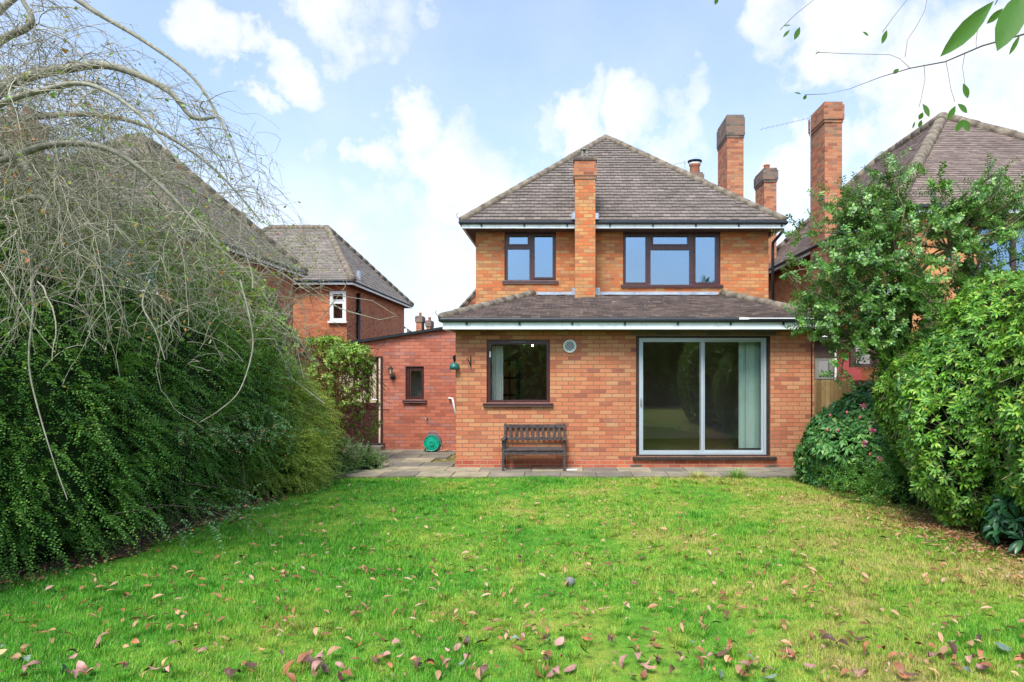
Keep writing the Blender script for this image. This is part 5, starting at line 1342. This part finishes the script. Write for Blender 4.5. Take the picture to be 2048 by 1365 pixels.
# loose clumps of leaves
for cx0, cy0, n in ((ax(1300,4.0),4.0,9),(ax(1100,4.1),4.1,8),(ax(620,4.2),4.2,7),(ax(1730,4.6),4.6,8),(ax(1090,4.9),4.9,6),(ax(1700,5.1),5.1,7),(ax(290,4.6),4.6,6),(ax(1020,4.2),4.2,6),(ax(1950,3.9),3.9,8),(ax(750,4.7),4.7,5)):
    for i in range(n): cand.append((cx0+rf.normal()*.16, cy0+abs(rf.normal())*.22))
cand.sort(key=lambda a: a[1])
def leaf_pose(x, y, i):
    s = rf.uniform(.6,1.35)*(1 if rf.random() > .25 else .55)
    return (x, y, float(gz(x,y))+.034+.03*rf.random()), (rf.normal()*.38, rf.normal()*.35, rf.uniform(0,6.28)), s
for i, (x, y) in enumerate(cand[:298]):
    k = kk[rf.choice(5, p=[.36,.2,.2,.17,.07])]
    o = bpy.data.objects.new('fallen_leaf', protos[(k, int(rf.integers(0,4)))])
    o.location, o.rotation_euler, s = leaf_pose(x, y, i); o.scale = (s,s*rf.uniform(.8,1.2),s)
    COL.objects.link(o); tag(o, kinds[k][1], 'leaf', k+' fallen leaves on the lawn')
def leaf_mass(pts, label, name, mat, size, seed, zoff=.03):
    r = np.random.default_rng(seed); n = len(pts); pts = np.array(pts); a = r.uniform(0,6.28,n)
    fwd = np.stack([np.cos(a),np.sin(a),r.normal(size=n)*.25],1); up = np.stack([r.normal(size=n)*.35,r.normal(size=n)*.35,np.ones(n)],1)
    me = scatter_mesh(name, T_LONG, np.stack([pts[:,0],pts[:,1],gz(pts[:,0],pts[:,1])+zoff+r.random(n)*.015],1), fwd, up, size*r.uniform(.6,1.2,n), size*.36*r.uniform(.6,1.15,n))
    tag(link_mesh(name, me, mat, None, (0,7,0)), label, 'leaf litter', kind='stuff')
M['litter'] = leaf_mat('leaf_litter', [(0,(.09,.04,.02)),(.3,(.26,.11,.05)),(.6,(.4,.19,.09)),(.85,(.5,.3,.16)),(1,(.52,.32,.26))], patch=.2, trans=.1, tcol=(.4,.2,.1))
leaf_mass(cand[298:], 'scattered small fallen leaves over the far part of the lawn', 'leaf_litter', M['litter'], .078, 402, .048)
pts = [(4.35+rf.normal()*.42, 7.3+rf.normal()*.75) for i in range(2600)]
pts = [p for p in pts if p[0] > 3.4] + [(edgeL(y)-abs(rf.normal())*.25+.1, y) for y in rf.uniform(3.5,9,500)]
leaf_mass(pts, 'brown leaf litter heaped on the soil under the shrubs', 'leaf_litter', M['litter'], .06, 403, .03)
# grey stone ball
s_ = at(1140,1172,5.45)
m = MB(); m.lathe((s_[0],5.45,.035), [(0,-.04),(.03,-.03),(.043,0),(.032,.028),(0,.038)], 12); tag(m.build('stone', M['stone'], None, (s_[0],5.45,.03), True), 'small round grey stone in the lawn', 'stone')
# join the three grass meshes into one object
gs = [o for o in bpy.data.objects if o.name.startswith('grass') and o.get('kind') == 'stuff']
def join(objs):
    V, Lp, Sz, off = [], [], [], 0
    for o in objs:
        me = o.data; n = len(me.vertices); c_ = np.empty(n*3,np.float32); me.vertices.foreach_get('co', c_); c_ = c_.reshape(-1,3)+np.array(o.location,np.float32)
        l = np.empty(len(me.loops),np.int32); me.loops.foreach_get('vertex_index', l); s = np.empty(len(me.polygons),np.int32); me.polygons.foreach_get('loop_total', s)
        V.append(c_); Lp.append(l+off); Sz.append(s); off += n
    return arr_mesh('grass', np.concatenate(V), np.concatenate(Lp), np.concatenate(Sz))
me = join(gs); o = link_mesh('grass', me, M['blades'], None, (0,7,0))
for g_ in gs: bpy.data.objects.remove(g_, do_unlink=True)
o.name = 'grass'; tag(o, 'short bright green grass with yellow mossy patches on the lawn', 'grass', kind='stuff')

# ------------------------------------------------------------------ sky, sun, camera
SUN_EL, SUN_AZ = R(54), math.atan2(-.3, -.95)
world = bpy.data.worlds.new('World'); scene.world = world; world.use_nodes = True
nt = world.node_tree; nt.nodes.clear()
class WT(NT):
    def __init__(s): s.t = nt
w = WT()
sky = w.n('ShaderNodeTexSky', _sky_type='NISHITA', _sun_disc=False, _sun_elevation=SUN_EL, _sun_rotation=SUN_AZ, _air_density=1.0, _dust_density=.6, _ozone_density=1.5)
tc = w.n('ShaderNodeTexCoord').outputs['Generated']
nrm = w.n('ShaderNodeVectorMath', _operation='NORMALIZE'); w.set(nrm, 'i0', tc); dr_ = nrm.outputs[0]
sep = w.n('ShaderNodeSeparateXYZ', Vector=dr_)
warp = w.noise(5.5, 6, .6, dr_, 1)
wv = w.n('ShaderNodeVectorMath', _operation='MULTIPLY_ADD'); w.set(wv, 'i0', warp); wv.inputs[1].default_value = (.26,.26,.26); wv.inputs[2].default_value = (-.13,-.13,-.13)
d2 = w.n('ShaderNodeVectorMath', _operation='ADD'); w.set(d2, 'i0', dr_); w.set(d2, 'i1', wv.outputs[0]); dd2 = d2.outputs[0]
acc = None
CL = [(440,110,85,1),(560,110,80,1),(500,190,50,1),(390,90,60,.9),(700,5,130,.75),(820,10,60,.6),(830,250,90,1),(900,330,130,1),(760,330,80,1),(960,400,150,1),(620,300,60,.7),(700,470,110,.8),(820,480,150,.8),(1170,225,75,.9),(1260,255,80,.9),(1370,230,70,.9),(1330,300,90,.8),(1090,240,50,.6),(1560,60,90,.8),(1700,40,140,1),(1850,120,190,1),(1990,60,150,.9),(1960,250,190,1),(1800,260,130,.9),(1560,350,110,.9),(1650,300,90,.8),(130,60,110,.45),(60,200,160,.5),(250,230,110,.5),(330,280,110,.5),(700,640,220,.8),(1150,480,260,.75)]
for px, py, r_, a_ in CL:
    v = np.array(((px-CX)/F, 1, (CY-py)/F)); n_ = np.linalg.norm(v); v /= n_; rad = r_/F/n_
    ds = w.n('ShaderNodeVectorMath', _operation='DISTANCE'); w.set(ds, 'i0', dd2); ds.inputs[1].default_value = tuple(v)
    mr_ = w.n('ShaderNodeMapRange', _interpolation_type='SMOOTHERSTEP'); w.set(mr_, 'i0', ds.outputs['Value'])
    for q, val in ((1, rad*1.45), (2, rad*.25), (3, 0.0), (4, a_)): mr_.inputs[q].default_value = val
    acc = mr_.outputs[0] if acc is None else w.math('MAXIMUM', acc, mr_.outputs[0])
fine = w.noise(11, 7, .62, dr_); wide = w.noise(2.3, 6, .6, dr_)
behind = w.math('MULTIPLY', w.math('LESS_THAN', sep.outputs[1], .35), w.math('MULTIPLY', w.math('SUBTRACT', wide, .42), 3.2))
base = w.math('MAXIMUM', acc, behind)
dens = w.math('ADD', base, w.math('MULTIPLY', w.math('SUBTRACT', fine, .5), 1.5))
dens = w.math('ADD', dens, w.math('MULTIPLY', w.math('SUBTRACT', wide, .5), .6))
mr_ = w.n('ShaderNodeMapRange', _interpolation_type='SMOOTHSTEP'); w.set(mr_, 'i0', dens)
for q, val in ((1, -.06), (2, 1.2), (3, 0.0), (4, 1.0)): mr_.inputs[q].default_value = val
# thin veil thickening towards the horizon
veil = w.math('MULTIPLY', w.ramp(sep.outputs[2], [(0,(1,1,1)),(.12,(.8,.8,.8)),(.3,(.42,.42,.42)),(.6,(.25,.25,.25))]), w.math('ADD', .55, wide))
cov = w.math('MAXIMUM', mr_.outputs[0], veil)
CB = 5.7
ccol = w.mix(w.ramp(w.noise(4.5, 5, .6, dr_), [(.35,(0,0,0)),(.65,(1,1,1))]), (CB*.86,CB*.9,CB*.96), (CB*1.03,CB*1.04,CB*1.06))
skyc = w.mix(1.0, sky.outputs[0], (1.0,1.32,1.6), 'MULTIPLY')
col = w.mix(cov, skyc, ccol)
# sky overhead and behind the camera, out of view, brightened to add light
lit = w.ramp(w.math('ADD', w.math('MULTIPLY', sep.outputs[1], -.5), .5), [(.3,(1,1,1)),(.75,(1.55,1.5,1.4))])
col = w.mix(1.0, col, lit, 'MULTIPLY')
bg = w.n('ShaderNodeBackground', Color=col); bg.inputs['Strength'].default_value = .1
wo = w.n('ShaderNodeOutputWorld'); nt.links.new(bg.outputs[0], wo.inputs[0])

sd_ = bpy.data.lights.new('sun', 'SUN'); sd_.energy = 2.6; sd_.angle = R(24); sd_.color = (1,.95,.87)
so = bpy.data.objects.new('sun', sd_); COL.objects.link(so)
dirv = Vector((math.sin(SUN_AZ)*math.cos(SUN_EL), math.cos(SUN_AZ)*math.cos(SUN_EL), math.sin(SUN_EL)))
so.rotation_euler = dirv.to_track_quat('Z', 'Y').to_euler(); so.location = dirv*40

cam = bpy.data.cameras.new('camera'); co = bpy.data.objects.new('camera', cam); COL.objects.link(co)
co.location = (0,0,EYE); co.rotation_euler = (R(90),0,0)
cam.sensor_width = 36; cam.lens = 36*F/2048; cam.shift_x = -(CX-1024)/2048; cam.shift_y = (CY-682.5)/2048
cam.clip_end = 2000; cam.clip_start = .05
scene.camera = co
vs_ = scene.view_settings; vs_.view_transform = 'Standard'; vs_.look = 'None'; vs_.exposure = 1.02; vs_.gamma = 1
scene.cycles.transparent_max_bounces = 12; scene.cycles.max_bounces = 6; scene.cycles.diffuse_bounces = 3; scene.cycles.transmission_bounces = 3
